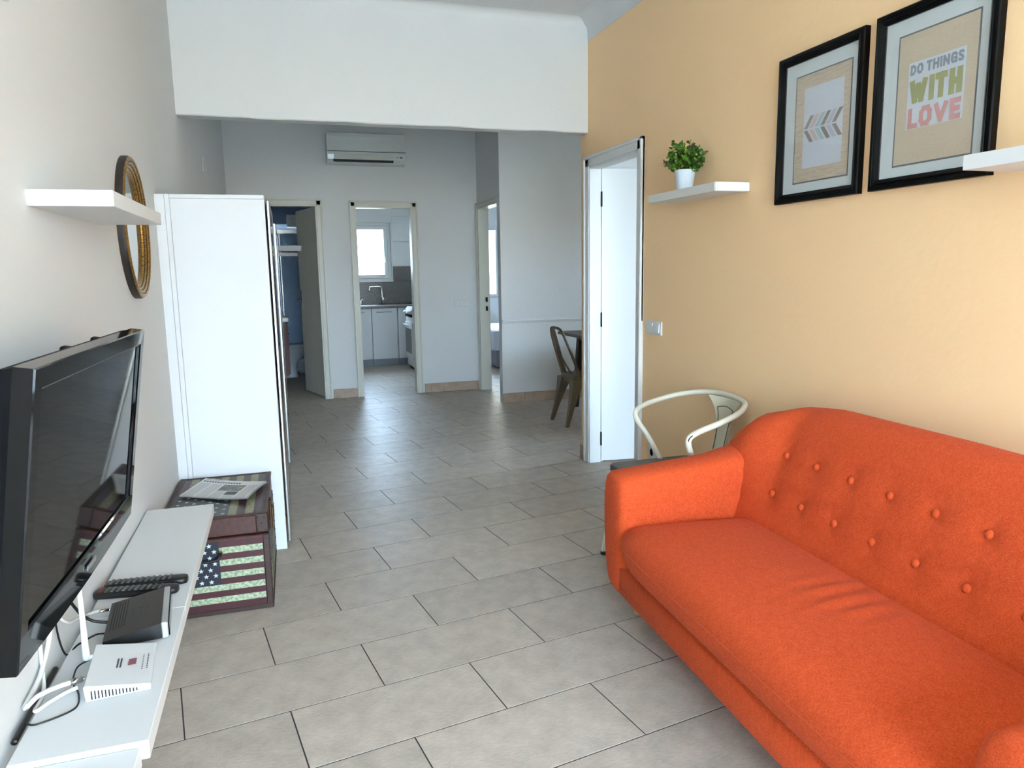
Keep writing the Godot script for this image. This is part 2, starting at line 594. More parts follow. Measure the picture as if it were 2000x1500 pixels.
func frame_x(t, z0, z1, h, xf, depth, m, w):    # doorway in a wall across x, face towards smaller x; z0 far, z1 near
	for side in [[z0 - w, z0], [z1, z1 + w]]:
		var st = mb()
		box(st, Vector3(xf, 0, side[0]), Vector3(xf - 0.016, h + w, side[1]), 0.003)
		var oz = side[0] if side[0] < z0 else side[1]
		var sg = 1.0 if side[0] < z0 else -1.0
		box(st, Vector3(xf, 0, oz), Vector3(xf - 0.026, h + w, oz + sg * 0.02), 0.004)
		obj("casing", st, m, t)
	var st2 = mb()
	box(st2, Vector3(xf, h, z0 - w), Vector3(xf - 0.016, h + w, z1 + w), 0.003)
	box(st2, Vector3(xf, h + w - 0.02, z0 - w), Vector3(xf - 0.026, h + w, z1 + w), 0.004)
	obj("head_casing", st2, m, t)
	var lining = mb()
	box(lining, Vector3(xf - 0.01, 0, z0 - 0.002), Vector3(xf + depth, h, z0 + 0.012), 0.002)
	box(lining, Vector3(xf - 0.01, 0, z1 + 0.002), Vector3(xf + depth, h, z1 - 0.012), 0.002)
	box(lining, Vector3(xf - 0.01, h + 0.002, z0), Vector3(xf + depth, h - 0.012, z1), 0.002)
	obj("lining", lining, m, t)

func window_z(called, label, x0, x1, y0, y1, z, m, leaves, fw := 0.05, sw := 0.055, hinge_bar := true):
	var t = thing(called, label, "window", Vector3.ZERO, 0.0, "", "structure")
	var st = mb()
	box(st, Vector3(x0, y0, z - 0.04), Vector3(x0 + fw, y1, z + 0.03), 0.004)
	box(st, Vector3(x1, y0, z - 0.04), Vector3(x1 - fw, y1, z + 0.03), 0.004)
	box(st, Vector3(x0 + fw, y0, z - 0.04), Vector3(x1 - fw, y0 + fw, z + 0.03), 0.004)
	box(st, Vector3(x0 + fw, y1, z - 0.04), Vector3(x1 - fw, y1 - fw, z + 0.03), 0.004)
	obj("window_frame", st, m, t)
	var w = (x1 - x0 - 2 * fw) / leaves
	for i in leaves:
		var a = x0 + fw + i * w + 0.003
		var b = a + w - 0.006
		var s = mb()
		box(s, Vector3(a, y0 + fw, z - 0.02), Vector3(a + sw, y1 - fw, z + 0.042), 0.006)
		box(s, Vector3(b, y0 + fw, z - 0.02), Vector3(b - sw, y1 - fw, z + 0.042), 0.006)
		box(s, Vector3(a + sw, y0 + fw, z - 0.02), Vector3(b - sw, y0 + fw + sw, z + 0.042), 0.006)
		box(s, Vector3(a + sw, y1 - fw, z - 0.02), Vector3(b - sw, y1 - fw - sw, z + 0.042), 0.006)
		var sash = obj("sash", s, m, t)
		one_box("pane", Vector3(a + sw - 0.005, y0 + fw + sw - 0.005, z + 0.005), Vector3(b - sw + 0.005, y1 - fw - sw + 0.005, z + 0.011), M.glass, sash, 0.0)
	return t

func doors_and_windows():
	# bathroom doorway and its half-open leaf
	var t = thing("door_1", "cream framed bathroom doorway with its door standing open inwards", "door", Vector3.ZERO, 0.0, "", "structure")
	frame_z(t, -0.235, 0.435, 2.05, -8.0, 0.125, M.door_cream, 0.06)
	var a = Vector3(0.440, 0, -8.10)
	var e = Vector3(0.262, 0, -8.725)
	var d = (e - a).normalized()
	var nrm = Vector3(-d.z, 0, d.x)
	XF = Transform3D(Basis(d, Vector3.UP, nrm), a)
	var st = mb()
	box(st, Vector3(0.005, 0.008, -0.018), Vector3(0.65, 2.04, 0.018), 0.003)
	var lf = obj("leaf", st, M.door_cream, t)
	for s in [-1.0, 1.0]:
		st = mb()
		box(st, Vector3(0.585, 0.96, s * 0.018), Vector3(0.62, 1.16, s * 0.024), 0.002)
		var pl = obj("handle_plate", st, M.chrome, lf)
		st = mb(true)
		tube(st, smooth_path([Vector3(0.603, 1.06, s * 0.022), Vector3(0.603, 1.06, s * 0.06), Vector3(0.59, 1.06, s * 0.07), Vector3(0.50, 1.06, s * 0.07)], 5), 0.008)
		obj("lever", st, M.chrome, lf)
	XF = Transform3D.IDENTITY
	# kitchen doorway
	t = thing("door_2", "cream framed open doorway to the white kitchen", "doorway", Vector3.ZERO, 0.0, "", "structure")
	frame_z(t, 0.827, 1.437, 2.04, -8.0, 0.125, M.door_cream, 0.058)
	# far bedroom doorway
	t = thing("door_3", "cream framed narrow-looking doorway to the far bedroom", "doorway", Vector3.ZERO, 0.0, "", "structure")
	frame_x(t, -7.93, -7.095, 2.03, 2.165, 0.11, M.door_cream, 0.055)
	st = mb()
	box(st, Vector3(2.222, 1.00, -7.918), Vector3(2.246, 1.05, -7.9135), 0.001)
	box(st, Vector3(2.222, 0.90, -7.918), Vector3(2.246, 0.95, -7.9135), 0.001)
	obj("strike_plate", st, M.dark, t)
	# open door in the peach wall
	t = thing("door_4", "white framed doorway in the peach wall with its white door wide open", "door", Vector3.ZERO, 0.0, "", "structure")
	frame_x(t, -4.552, -3.863, 2.006, XR, 0.075, M.door_white, 0.068)
	a = Vector3(2.094, 0, -4.548)
	d = Vector3(0.99, 0, 0.141).normalized()
	XF = Transform3D(Basis(d, Vector3.UP, Vector3(-d.z, 0, d.x)), a)
	st = mb()
	box(st, Vector3(0.0, 0.008, -0.034), Vector3(0.68, 2.0, 0.0), 0.002)
	lf = obj("leaf", st, M.door_white, t)
	XF = Transform3D.IDENTITY
	for y in [0.17, 1.0, 1.80]:
		st = mb(true)
		lathe(st, [Vector2(0.0, -0.05), Vector2(0.006, -0.048), Vector2(0.006, 0.048), Vector2(0.0, 0.05)], 10, Vector3(2.088, y, -4.536))
		obj("hinge", st, M.worn, t)
	# windows
	var k = window_z("window_1", "white kitchen window above the sink", 0.80, 1.675, 1.215, 2.09, -11.26, M.white, 1, 0.045, 0.06)
	st = mb()
	box(st, Vector3(1.578, 1.50, -11.218), Vector3(1.594, 1.60, -11.205), 0.003)
	box(st, Vector3(1.58, 1.50, -11.205), Vector3(1.592, 1.53, -11.19), 0.003)
	obj("handle", st, M.white, k)
	window_z("window_2", "white window of the far bedroom", 2.75, 4.0, 0.90, 2.06, -11.26, M.white, 2, 0.04, 0.045)
	window_z("window_3", "white glazed balcony door lighting the living room", -0.45, 1.92, 0.0, 2.5, ZF + 0.13, M.white, 3)
	window_z("window_4", "white glazed balcony door lighting the bright room", 2.4, 4.2, 0.0, 2.5, ZF + 0.13, M.white, 2)
	var dw = window_z("window_6", "unseen white window added to light the dining corner", 4.95, 5.75, 1.15, 2.0, 4.5, M.white, 1)  # unseen window, added to brighten the dining wall
	dw.rotation.y = PI / 2
	window_z("window_5", "small white bathroom window behind the shower", -0.35, 0.45, 1.35, 2.05, -11.3, M.white, 1)

# ---------------------------------------------------------------- sofa
func lut(t, x):
	if x <= t[0][0]: return t[0][1]
	for i in t.size() - 1:
		if x <= t[i + 1][0]:
			var f = (x - t[i][0]) / (t[i + 1][0] - t[i][0])
			f = f * f * (3.0 - 2.0 * f) * 0.5 + f * 0.5
			return lerp(t[i][1], t[i + 1][1], f)
	return t[-1][1]

func chaikin(p, n := 2):
	for k in n:
		var q = []
		for i in p.size():
			var a = p[i]
			var b = p[(i + 1) % p.size()]
			q.append(a.lerp(b, 0.25)); q.append(a.lerp(b, 0.75))
		p = q
	return p

const BACK = [[0.36, 0.035], [0.42, 0.062], [0.50, 0.098], [0.58, 0.127], [0.66, 0.156], [0.74, 0.190], [0.79, 0.222], [0.82, 0.255], [0.836, 0.29]]   # height, depth of the back's front face

func sofa():
	var t = thing("sofa", "orange fabric sofa with buttoned back and pale wooden legs", "sofa", Vector3(1.5, 0, -1.54), -0.057)
	# base rail
	var rings = []
	for z in [-0.80, -0.78, 0.78, 0.80]:
		var ins = 0.012 if abs(z) > 0.79 else 0.0
		var ring = []
		for p in chaikin([Vector2(-0.385 + ins, 0.125), Vector2(-0.402 + ins, 0.15), Vector2(-0.402 + ins, 0.275), Vector2(0.36, 0.275), Vector2(0.36, 0.125)], 1):
			ring.append(Vector3(p.x, p.y, z))
		rings.append(ring)
	var st = mb(true)
	loft(st, rings)
	obj("base", st, M.cloth, t)
	# seat cushion
	rings = []
	var zs = []
	for i in 181: zs.append(lerp(-0.735, 0.735, i / 180.0))
	for z in zs:
		var e = abs(z) / 0.735
		var fx = 0.035 * pow(e, 10.0)
		var low = 0.03 * pow(e, 14.0)
		var crown = 0.014 * (1.0 - pow(e, 4.0))
		var ring = [Vector3(0.12, 0.262, z), Vector3(-0.37 + fx, 0.262 + low * 0.3, z), Vector3(-0.405 + fx, 0.266 + low * 0.3, z), Vector3(-0.424 + fx, 0.285, z), Vector3(-0.434 + fx, 0.315, z), Vector3(-0.438 + fx, 0.348, z), Vector3(-0.434 + fx, 0.378 - low * 0.3, z), Vector3(-0.420 + fx, 0.404 - low * 0.6, z), Vector3(-0.395 + fx, 0.422 - low * 0.8, z)]
		for k in 21:
			var f = k / 20.0
			var x = lerp(-0.365 + fx, 0.11, f)
			var y = 0.432 + crown * sin(PI * clamp(f * 1.1, 0, 1)) - low - 0.010 * f
			var env = exp(-pow((x + 0.07) / 0.10, 2.0) - pow((z - 0.02) / 0.15, 2.0))
			y += 0.0055 * env * sin((z + x * 0.25) * 88.0)
			ring.append(Vector3(x, y, z))
		rings.append(ring)
	st = mb(true)
	loft(st, rings)
	var cu = obj("seat_cushion", st, M.cloth, t)
	st = mb(true)
	var pts = []
	for i in 31:
		var z = lerp(-0.715, 0.715, i / 30.0)
		pts.append(Vector3(-0.4385 + 0.035 * pow(abs(z) / 0.735, 10.0), 0.352, z))
	tube(st, pts, 0.0011, 6)
	obj("stitching", st, M.thread, cu)
	# backrest
	var cols = []
	for i in 8: cols.append(-0.585 + 0.165 * i)
	var dents = []
	for c in cols:
		dents.append(Vector2(c, 0.668)); dents.append(Vector2(c - 0.005, 0.53))
	var hc = [[0.0, 0.842], [0.5, 0.838], [0.66, 0.822], [0.78, 0.788], [0.87, 0.738], [0.92, 0.690], [0.945, 0.64], [0.955, 0.58]]
	rings = []
	var nz = 150
	for i in nz + 1:
		var z = lerp(-0.955, 0.955, i / float(nz))
		var top = lut(hc, abs(z))
		var sc = (top - 0.45) / (0.842 - 0.45)
		var wing = 0.062 * smoothstep(0.58, 0.78, abs(z))
		var endf = pow(clamp((abs(z) - 0.80) / 0.135, 0, 1), 3.0)
		var ring = []
		for k in 37:
			var y = lerp(0.36, 0.836, k / 36.0)
			var x = lut(BACK, y)
			for d in dents:
				var dz = z - d.x
				var dy = y - d.y
				var r2 = dz * dz + dy * dy
				if r2 < 0.02: x += 0.008 * exp(-r2 / 0.0005) + 0.004 * exp(-r2 / 0.003)
			var yy = y if y < 0.45 else 0.45 + (y - 0.45) * sc
			x -= wing * clamp((y - 0.43) / 0.23, 0.0, 1.2)
			ring.append(Vector3(x + 0.03 * endf, yy, z))
		for q in [[0.31, 0.8405], [0.335, 0.842], [0.36, 0.836], [0.385, 0.815], [0.40, 0.78], [0.41, 0.70], [0.412, 0.45], [0.405, 0.25], [0.395, 0.14], [0.37, 0.125], [0.10, 0.125], [0.06, 0.2]]:
			var yy = q[1] if q[1] < 0.45 else 0.45 + (q[1] - 0.45) * sc
			ring.append(Vector3(q[0] - (0.02 * endf if q[0] > 0.3 else 0.0) - (wing * 0.8 if q[0] < 0.35 and q[1] > 0.8 else 0.0), yy, z))
		rings.append(ring)
	st = mb(true)
	loft(st, rings)
	var bk = obj("backrest", st, M.cloth, t)
	for d in dents:
		st = mb(true)
		var prof = [Vector2(0.0, 0.0065), Vector2(0.006, 0.006), Vector2(0.0105, 0.0035), Vector2(0.0128, 0.0), Vector2(0.0125, -0.004), Vector2(0.0, -0.004)]
		var x = lut(BACK, d.y) + 0.0080 - 0.062 * smoothstep(0.58, 0.78, abs(d.x)) * clamp((d.y - 0.43) / 0.23, 0.0, 1.2)
		var nn = Vector3(-1, 0.36, 0).normalized()
		XF = Transform3D(Basis(Vector3(0, 0, 1), nn, Vector3(0, 0, 1).cross(nn)), Vector3(x, d.y, d.x))
		lathe(st, prof, 16)
		XF = Transform3D.IDENTITY
		obj("button", st, M.cloth, bk)
	# arms
	for s in [-1.0, 1.0]:
		rings = []
		for q in [[-0.408, 0.05], [-0.404, 0.022], [-0.395, 0.008], [-0.38, 0.0], [-0.25, 0.0], [-0.1, 0.0], [0.0, 0.0], [0.08, 0.0], [0.16, 0.0], [0.25, 0.0], [0.33, 0.0], [0.36, 0.03]]:
			var ht = lut([[-0.41, 0.585], [-0.2, 0.602], [0.0, 0.622], [0.1, 0.645], [0.16, 0.658], [0.25, 0.62], [0.36, 0.56]], q[0])
			var p = [Vector2(0.0, 0.135), Vector2(0.09, 0.125), Vector2(0.135, 0.15), Vector2(0.165, 0.215), Vector2(0.185, 0.32), Vector2(0.19, 0.44), Vector2(0.188, ht - 0.075), Vector2(0.17, ht - 0.012), Vector2(0.115, ht + 0.004), Vector2(0.05, ht + 0.002), Vector2(0.012, ht - 0.018), Vector2(0.0, ht - 0.08), Vector2(0.0, 0.34)]
			var ring = []
			var c = Vector2(0.09, 0.36)
			for v in chaikin(p, 2):
				var w = v
				if q[1] > 0.0:
					var dv = (c - v)
					w = v + Vector2(dv.x / 0.09, dv.y / 0.23) * q[1]
				ring.append(Vector3(q[0], w.y, s * (0.735 + w.x)))
			rings.append(ring)
		st = mb(true)
		loft(st, rings)
		obj("armrest", st, M.cloth, t)
	# legs
	for sx in [-1.0, 1.0]:
		for sz in [-1.0, 1.0]:
			st = mb(true)
			var a = Vector3(-0.26 if sx < 0 else 0.27, 0.135, sz * 0.80)
			var b = Vector3(-0.285 if sx < 0 else 0.29, 0.0, sz * 0.86)
			tube(st, [a, b], 0.021, 14, 0.014)
			obj("leg", st, M.wood_leg, t)

# ---------------------------------------------------------------- television
func television():
	var t = thing("television", "black flat television tilted down on the white wall above the media shelf", "television")
	var bs = Basis(Vector3.UP, deg_to_rad(-1.45)) * Basis(Vector3(0, 0, 1), deg_to_rad(-8.677))
	t.transform = Transform3D(bs, Vector3(-0.37, 0.970, -1.616))
	var W = 0.40
	var Hh = 0.24
	# bezel: four rounded rails round the screen, thicker at the bottom with a swept lower lip
	var st = mb(true)
	var ring_pts = []
	var outline = func(w, hb, ht, sag):
		var o = []
		for k in 9: o.append(Vector2(lerp(-w, w, k / 8.0), ht + 0.0 * k))
		for k in 9:
			var f = k / 8.0
			o.append(Vector2(lerp(w, -w, f), hb - sag * sin(PI * f)))
		return o
	var o1 = outline.call(W, -Hh, Hh, 0.012)
	var o2 = outline.call(W - 0.035, -Hh + 0.062, Hh - 0.035, 0.004)
	var rings = []
	for q in [[0.0, -0.030], [0.0, -0.003], [0.06, 0.0], [0.94, 0.0], [1.0, -0.003], [1.0, -0.012]]:
		var r = []
		for i in o1.size():
			var p = o1[i].lerp(o2[i], q[0])
			if q[0] == 0.0 and q[1] > -0.01: p = p * 0.998
			r.append(Vector3(q[1], p.y, -p.x))
		rings.append(r)
	st = mb()
	for i in rings.size() - 1:
		for j in o1.size():
			var k = (j + 1) % o1.size()
			var a = rings[i][j]
			var b = rings[i][k]
			var c = rings[i + 1][k]
			var d = rings[i + 1][j]
			var out = Vector3(1, 0, 0)
			if i == 0: out = Vector3(0, a.y, a.z)
			if i == rings.size() - 2: out = Vector3(0, -a.y, -a.z)
			quadn(st, a, b, c, d, out)
	obj("bezel", st, M.black_gloss, t)
	var scr = mat(Color(0.014, 0.015, 0.016), 0.035)
	scr.metallic_specular = 0.4
	one_box("screen", Vector3(-0.014, -Hh + 0.055, -W + 0.03), Vector3(-0.006, Hh - 0.03, W - 0.03), scr, t, 0.0)
	# thin bright line round the screen
	st = mb()
	var lz = W - 0.0365
	box(st, Vector3(-0.008, Hh - 0.0376, -lz), Vector3(-0.0045, Hh - 0.0364, lz))
	box(st, Vector3(-0.008, -Hh + 0.066, lz), Vector3(-0.0045, Hh - 0.0364, lz - 0.0012))
	obj("screen_edge", st, mat(Color(0.45, 0.45, 0.46), 0.3), t)
	# back cover with vents
	st = mb()
	var r0 = []
	var r1 = []
	var r2 = []
	for q in [[-1, -1], [1, -1], [1, 1], [-1, 1]]:
		r0.append(Vector3(-0.028, q[1] * (Hh - 0.002), q[0] * (W - 0.002)))
		r1.append(Vector3(-0.052, q[1] * (Hh - 0.008), q[0] * (W - 0.006)))
		r2.append(Vector3(-0.082, q[1] * (Hh - 0.035), q[0] * (W - 0.05)))
	loft(st, [r0, r1, r2])
	var grey = mat(Color(0.04, 0.045, 0.055), 0.6)
	grey.metallic_specular = 0.2
	obj("back_cover", st, grey, t)
	for z in [-0.20, 0.02]:
		one_box("vent_hood", Vector3(-0.070, Hh - 0.04, z - 0.012), Vector3(-0.045, Hh - 0.009, z + 0.012), grey, t, 0.003)
	st = mb()
	for k in 3: box(st, Vector3(-0.07, 0.17 - 0.03 * k, W - 0.036), Vector3(-0.05, 0.176 - 0.03 * k, W - 0.004))
	stuff(obj("side_slot", st, M.dark, t))
	st = mb()
	box(st, Vector3(-0.115, -0.10, -0.10), Vector3(-0.08, 0.10, -0.06), 0.003)
	box(st, Vector3(-0.115, -0.10, 0.06), Vector3(-0.08, 0.10, 0.10), 0.003)
	box(st, Vector3(-0.15, -0.03, -0.13), Vector3(-0.10, 0.03, 0.13), 0.003)
	obj("wall_bracket", st, M.black_plastic, t)
	# small logo plate and lamp lens on the lower rail
	one_box("badge", Vector3(0.0025, -Hh + 0.022, -0.03), Vector3(0.0045, -Hh + 0.032, 0.03), mat(Color(0.6, 0.6, 0.6), 0.3, 0.5), t, 0.0)

# ---------------------------------------------------------------- wardrobe
func wardrobe():
	var zf = -3.61
	var t = thing("wardrobe", "tall white wardrobe with sliding mirror doors standing along the left wall", "wardrobe", Vector3(-0.494, 0, zf), SKEW)
	var Wd = 0.461
	var Ln = 2.42
	var Ht = 1.70
	# local: x depth from the wall, z along the wall (negative = away)
	one_box("side_panel", Vector3(0.062, 0.0, -0.018), Vector3(Wd, Ht - 0.019, 0.0), M.wardrobe, t, 0.0015)
	one_box("side_panel", Vector3(0.062, 0.0, -Ln), Vector3(Wd, Ht - 0.019, -Ln + 0.018), M.wardrobe, t, 0.0015)
	one_box("top_panel", Vector3(0.062, Ht - 0.018, -Ln), Vector3(Wd, Ht, 0.0005), M.wardrobe, t, 0.0015)
	one_box("back_stile", Vector3(0.041, 0.0, -Ln), Vector3(0.061, Ht, 0.0), M.wardrobe, t, 0.0015)
	one_box("filler_board", Vector3(-0.002, 0.0, -0.02), Vector3(0.040, Ht, -0.001), M.wardrobe, t, 0.0015)
	one_box("bottom_panel", Vector3(0.062, 0.0, -Ln + 0.02), Vector3(Wd - 0.05, 0.07, -0.02), M.wardrobe, t, 0.001)
	for i in 3:
		var z0 = -0.02 - i * 0.793
		var dx = Wd + (-0.012 if i == 1 else 0.007)
		var st = mb()
		for e in [[z0, z0 - 0.035], [z0 - 0.758, z0 - 0.793]]:
			box(st, Vector3(dx, 0.03, e[0]), Vector3(dx + 0.013, Ht - 0.022, e[1]), 0.003)
		box(st, Vector3(dx, 0.03, z0 - 0.035), Vector3(dx + 0.013, 0.07, z0 - 0.758), 0.003)
		box(st, Vector3(dx, Ht - 0.06, z0 - 0.035), Vector3(dx + 0.013, Ht - 0.022, z0 - 0.758), 0.003)
		var d = obj("sliding_door", st, M.alu, t)
		one_box("mirror_pane", Vector3(dx + 0.004, 0.06, z0 - 0.03), Vector3(dx + 0.011, Ht - 0.05, z0 - 0.763), M.mirror, d, 0.0)

# ---------------------------------------------------------------- trunk and newspaper
func star(c, r, rot := -PI / 2):
	var p = PackedVector2Array()
	for k in 10:
		var a = rot + TAU * k / 10.0
		p.append(c + Vector2(cos(a), sin(a)) * (r if k % 2 == 0 else r * 0.42))
	return p

func flag_image(w, h, along_x, seed_, pale, red, blue, star_r):
	# eleven stripes; along_x: stripes run along x with the star field top left, else along y with the field bottom left
	var n1 = noise_img(256, 0.05, seed_, 4)
	var n2 = noise_img(256, 0.2, seed_ + 1, 3)
	var stars = []
	for r in 7:
		for c in 5:
			var fx = (c + (0.5 if r % 2 == 1 else 0.0) + 0.5) / 5.5
			var fy = (r + 0.6) / 7.2
			stars.append(Vector2(fx, fy))
	var polys = []
	var cw = 0.54
	var ch = 7.0 / 11.0
	for s in stars:
		if along_x: polys.append(star(Vector2(s.x * cw * w, s.y * ch * h), star_r))
		else: polys.append(star(Vector2(s.y * ch * w, (1.0 - s.x * cw) * h), star_r, 0.0))
	var im = Image.create(w, h, false, Image.FORMAT_RGB8)
	for y in h:
		for x in w:
			var u = x / float(w)
			var v = y / float(h)
			var k = int((v if along_x else u) * 11.0)
			var a = n1.get_pixel(x % 256, y % 256).r
			var b = n2.get_pixel((x * 2) % 256, (y * 2) % 256).r
			var inc = (u < cw and v < ch) if along_x else (v > 1.0 - cw and u < ch)
			var c = red if k % 2 == 0 else pale
			if inc: c = blue
			var dirt = (a - 0.5) * 0.5 + (b - 0.5) * 0.35
			if c == pale:
				c = c.lerp(Color(0.33, 0.40, 0.30), clamp(0.30 + dirt * 2.2, 0.0, 0.85))
			else:
				c = c.lerp(Color(c.r * 1.5 + 0.03, c.g * 1.5 + 0.02, c.b * 1.5 + 0.02), clamp(dirt + 0.1, 0.0, 0.6))
			im.set_pixel(x, y, c)
	for p in polys:
		var lo = p[0]
		var hi = p[0]
		for q in p:
			lo = Vector2(min(lo.x, q.x), min(lo.y, q.y)); hi = Vector2(max(hi.x, q.x), max(hi.y, q.y))
		for y in range(max(0, int(lo.y)), min(h, int(hi.y) + 1)):
			for x in range(max(0, int(lo.x)), min(w, int(hi.x) + 1)):
				if Geometry2D.is_point_in_polygon(Vector2(x + 0.5, y + 0.5), p):
					im.set_pixel(x, y, Color(0.80, 0.82, 0.78))
	return tex(im)

func trunk():
	var t = thing("storage_trunk", "old leather-edged storage trunk printed with a striped star flag", "trunk", Vector3(-0.29, 0, -3.279), SKEW)
	var hx = 0.198
	var hz = 0.318
	var leather = mat(Color(0.30, 0.115, 0.085), 0.42)
	var n = noise_img(256, 0.06, 51, 4)
	var im = Image.create(256, 256, false, Image.FORMAT_RGB8)
	for y in 256:
		for x in 256:
			im.set_pixel(x, y, Color(0.16, 0.07, 0.06).lerp(Color(0.34, 0.145, 0.095), n.get_pixel(x, y).r))
	leather.albedo_color = Color(1, 1, 1); leather.albedo_texture = tex(im); tri_map(leather, 2.5, false)
	var dark_leather = mat(Color(0.20, 0.12, 0.10), 0.5)
	var brass = mat(Color(0.36, 0.26, 0.17), 0.4, 0.8)
	var yl = 0.318                 # height of the lid joint
	one_box("body", Vector3(-hx, 0.004, -hz), Vector3(hx, yl - 0.004, hz), leather, t, 0.004)
	var lid = one_box("lid", Vector3(-hx, yl, -hz), Vector3(hx, 0.398, hz), leather, t, 0.006)
	# printed panels
	var st = mb()
	uvquad(st, Vector3(-hx + 0.014, yl - 0.016, hz + 0.0012), Vector3(hx - 0.024, yl - 0.016, hz + 0.0012), Vector3(hx - 0.024, 0.022, hz + 0.0012), Vector3(-hx + 0.014, 0.022, hz + 0.0012), Vector3.BACK)
	var fm = mat(Color(1, 1, 1), 0.5)
	fm.albedo_texture = flag_image(448, 352, true, 61, Color(0.70, 0.73, 0.60), Color(0.23, 0.05, 0.07), Color(0.045, 0.06, 0.13), 13.5)
	obj("front_print", st, fm, t)
	st = mb()
	uvquad(st, Vector3(-hx + 0.02, 0.3992, -hz + 0.02), Vector3(hx - 0.02, 0.3992, -hz + 0.02), Vector3(hx - 0.02, 0.3992, hz - 0.02), Vector3(-hx + 0.02, 0.3992, hz - 0.02), Vector3.UP)
	var tm = mat(Color(1, 1, 1), 0.4)
	tm.albedo_texture = flag_image(360, 512, false, 65, Color(0.60, 0.55, 0.41), Color(0.20, 0.085, 0.09), Color(0.10, 0.105, 0.13), 11.0)
	obj("top_print", st, tm, lid)
	st = mb()
	uvquad(st, Vector3(hx + 0.0012, yl - 0.016, hz - 0.02), Vector3(hx + 0.0012, yl - 0.016, -hz + 0.02), Vector3(hx + 0.0012, 0.022, -hz + 0.02), Vector3(hx + 0.0012, 0.022, hz - 0.02), Vector3.RIGHT)
	obj("side_print", st, fm, t)
	# leather edging with nails
	for e in [[Vector3(-hx, 0, 0), 0], [Vector3(hx, 0, 0), 1]]:
		for z in [-hz, hz]:
			st = mb()
			var x0 = e[0].x
			var sx = -1.0 if e[1] == 1 else 1.0
			var sz = -1.0 if z > 0 else 1.0
			box(st, Vector3(x0 - sx * 0.003, 0.0, z - sz * 0.003), Vector3(x0 + sx * 0.022, yl - 0.006, z + sz * 0.022), 0.003)
			var ed = obj("corner_strip", st, dark_leather, t)
			st = mb(true)
			for k in 7:
				var y = 0.03 + k * 0.043
				lathe_dome(st, Vector3(x0 + sx * 0.011, y, z - sz * 0.003), Vector3(0, 0, -sz), 0.0035)
				lathe_dome(st, Vector3(x0 - sx * 0.003, y, z + sz * 0.011), Vector3(-sx, 0, 0), 0.0035)
			stuff(obj("nails", st, brass, ed))
	st = mb()
	box(st, Vector3(-hx - 0.003, 0.0, hz - 0.01), Vector3(hx + 0.003, 0.020, hz + 0.004), 0.003)
	box(st, Vector3(hx - 0.01, 0.0, -hz), Vector3(hx + 0.004, 0.020, hz), 0.003)
	obj("bottom_strip", st, dark_leather, t)
	st = mb()
	box(st, Vector3(hx - 0.022, 0.396, -hz - 0.002), Vector3(hx + 0.003, 0.402, hz + 0.003), 0.002)
	box(st, Vector3(-hx - 0.003, 0.396, -hz - 0.002), Vector3(-hx + 0.022, 0.402, hz + 0.003), 0.002)
	box(st, Vector3(-hx - 0.003, 0.396, -hz - 0.002), Vector3(hx + 0.003, 0.4015, -hz + 0.014), 0.002)
	var ls = obj("lid_strip", st, dark_leather, lid)
	st = mb(true)
	for k in 17:
		for x in [-hx + 0.009, hx - 0.009]:
			lathe_dome(st, Vector3(x, 0.402, lerp(-hz + 0.02, hz - 0.02, k / 16.0)), Vector3.UP, 0.0035)
	stuff(obj("nails", st, brass, ls))
	for x in [-hx, hx]:
		st = mb()
		var sx = 1.0 if x < 0 else -1.0
		box(st, Vector3(x - sx * 0.005, yl + 0.004, hz - 0.03), Vector3(x + sx * 0.045, 0.403, hz + 0.005), 0.005)
		var cc = obj("corner_cap", st, dark_leather, lid)
		st = mb(true)
		for q in [[0.008, 0.33], [0.036, 0.335], [0.012, 0.385], [0.036, 0.388], [0.022, 0.36]]:
			lathe_dome(st, Vector3(x + sx * q[0], q[1], hz + 0.005), Vector3.BACK, 0.004)
		stuff(obj("nails", st, brass, cc))
	# latch on the long side and carrying handle on the front
	st = mb()
	box(st, Vector3(hx, 0.25, 0.02), Vector3(hx + 0.01, 0.375, 0.075), 0.003)
	box(st, Vector3(hx + 0.006, 0.29, 0.03), Vector3(hx + 0.018, 0.345, 0.065), 0.003)
	obj("latch", st, brass, t)
	st = mb(true)
	tube(st, smooth_path([Vector3(-0.085, 0.255, hz + 0.004), Vector3(-0.083, 0.248, hz + 0.018), Vector3(-0.075, 0.236, hz + 0.024), Vector3(-0.035, 0.232, hz + 0.026), Vector3(0.005, 0.236, hz + 0.024), Vector3(0.012, 0.248, hz + 0.018), Vector3(0.014, 0.255, hz + 0.004)], 5), 0.006, 8)
	var hd = obj("handle", st, mat(Color(0.06, 0.05, 0.05), 0.5), t)
	for x in [-0.085, 0.014]:
		st = mb(true)
		var rp = []
		for k in 13: rp.append(Vector3(x + 0.008 * cos(TAU * k / 12.0), 0.252 + 0.014 * sin(TAU * k / 12.0), hz + 0.007))
		tube(st, rp, 0.002, 6)
		obj("handle_ring", st, brass, hd)
	# newspaper lying on the lid
	var ni = Image.create(512, 384, false, Image.FORMAT_RGB8)
	ni.fill(Color(0.88, 0.88, 0.87))
	var r = RandomNumberGenerator.new(); r.seed = 5
	for c in 5:                      # columns of grey type
		for l in 40:
			var y = 100 + l * 7
			if (c == 2 or c == 3) and l < 20: continue
			ni.fill_rect(Rect2i(16 + c * 98, y, 78 + r.randi() % 10, 2), Color(0.52, 0.52, 0.52))
	ni.fill_rect(Rect2i(212, 100, 180, 130), Color(0.50, 0.49, 0.47))
	for k in 40:
		ni.fill_rect(Rect2i(214 + r.randi() % 150, 102 + r.randi() % 110, 10 + r.randi() % 20, 6 + r.randi() % 16), Color(0.3, 0.3, 0.3).lerp(Color(0.75, 0.73, 0.7), r.randf()))
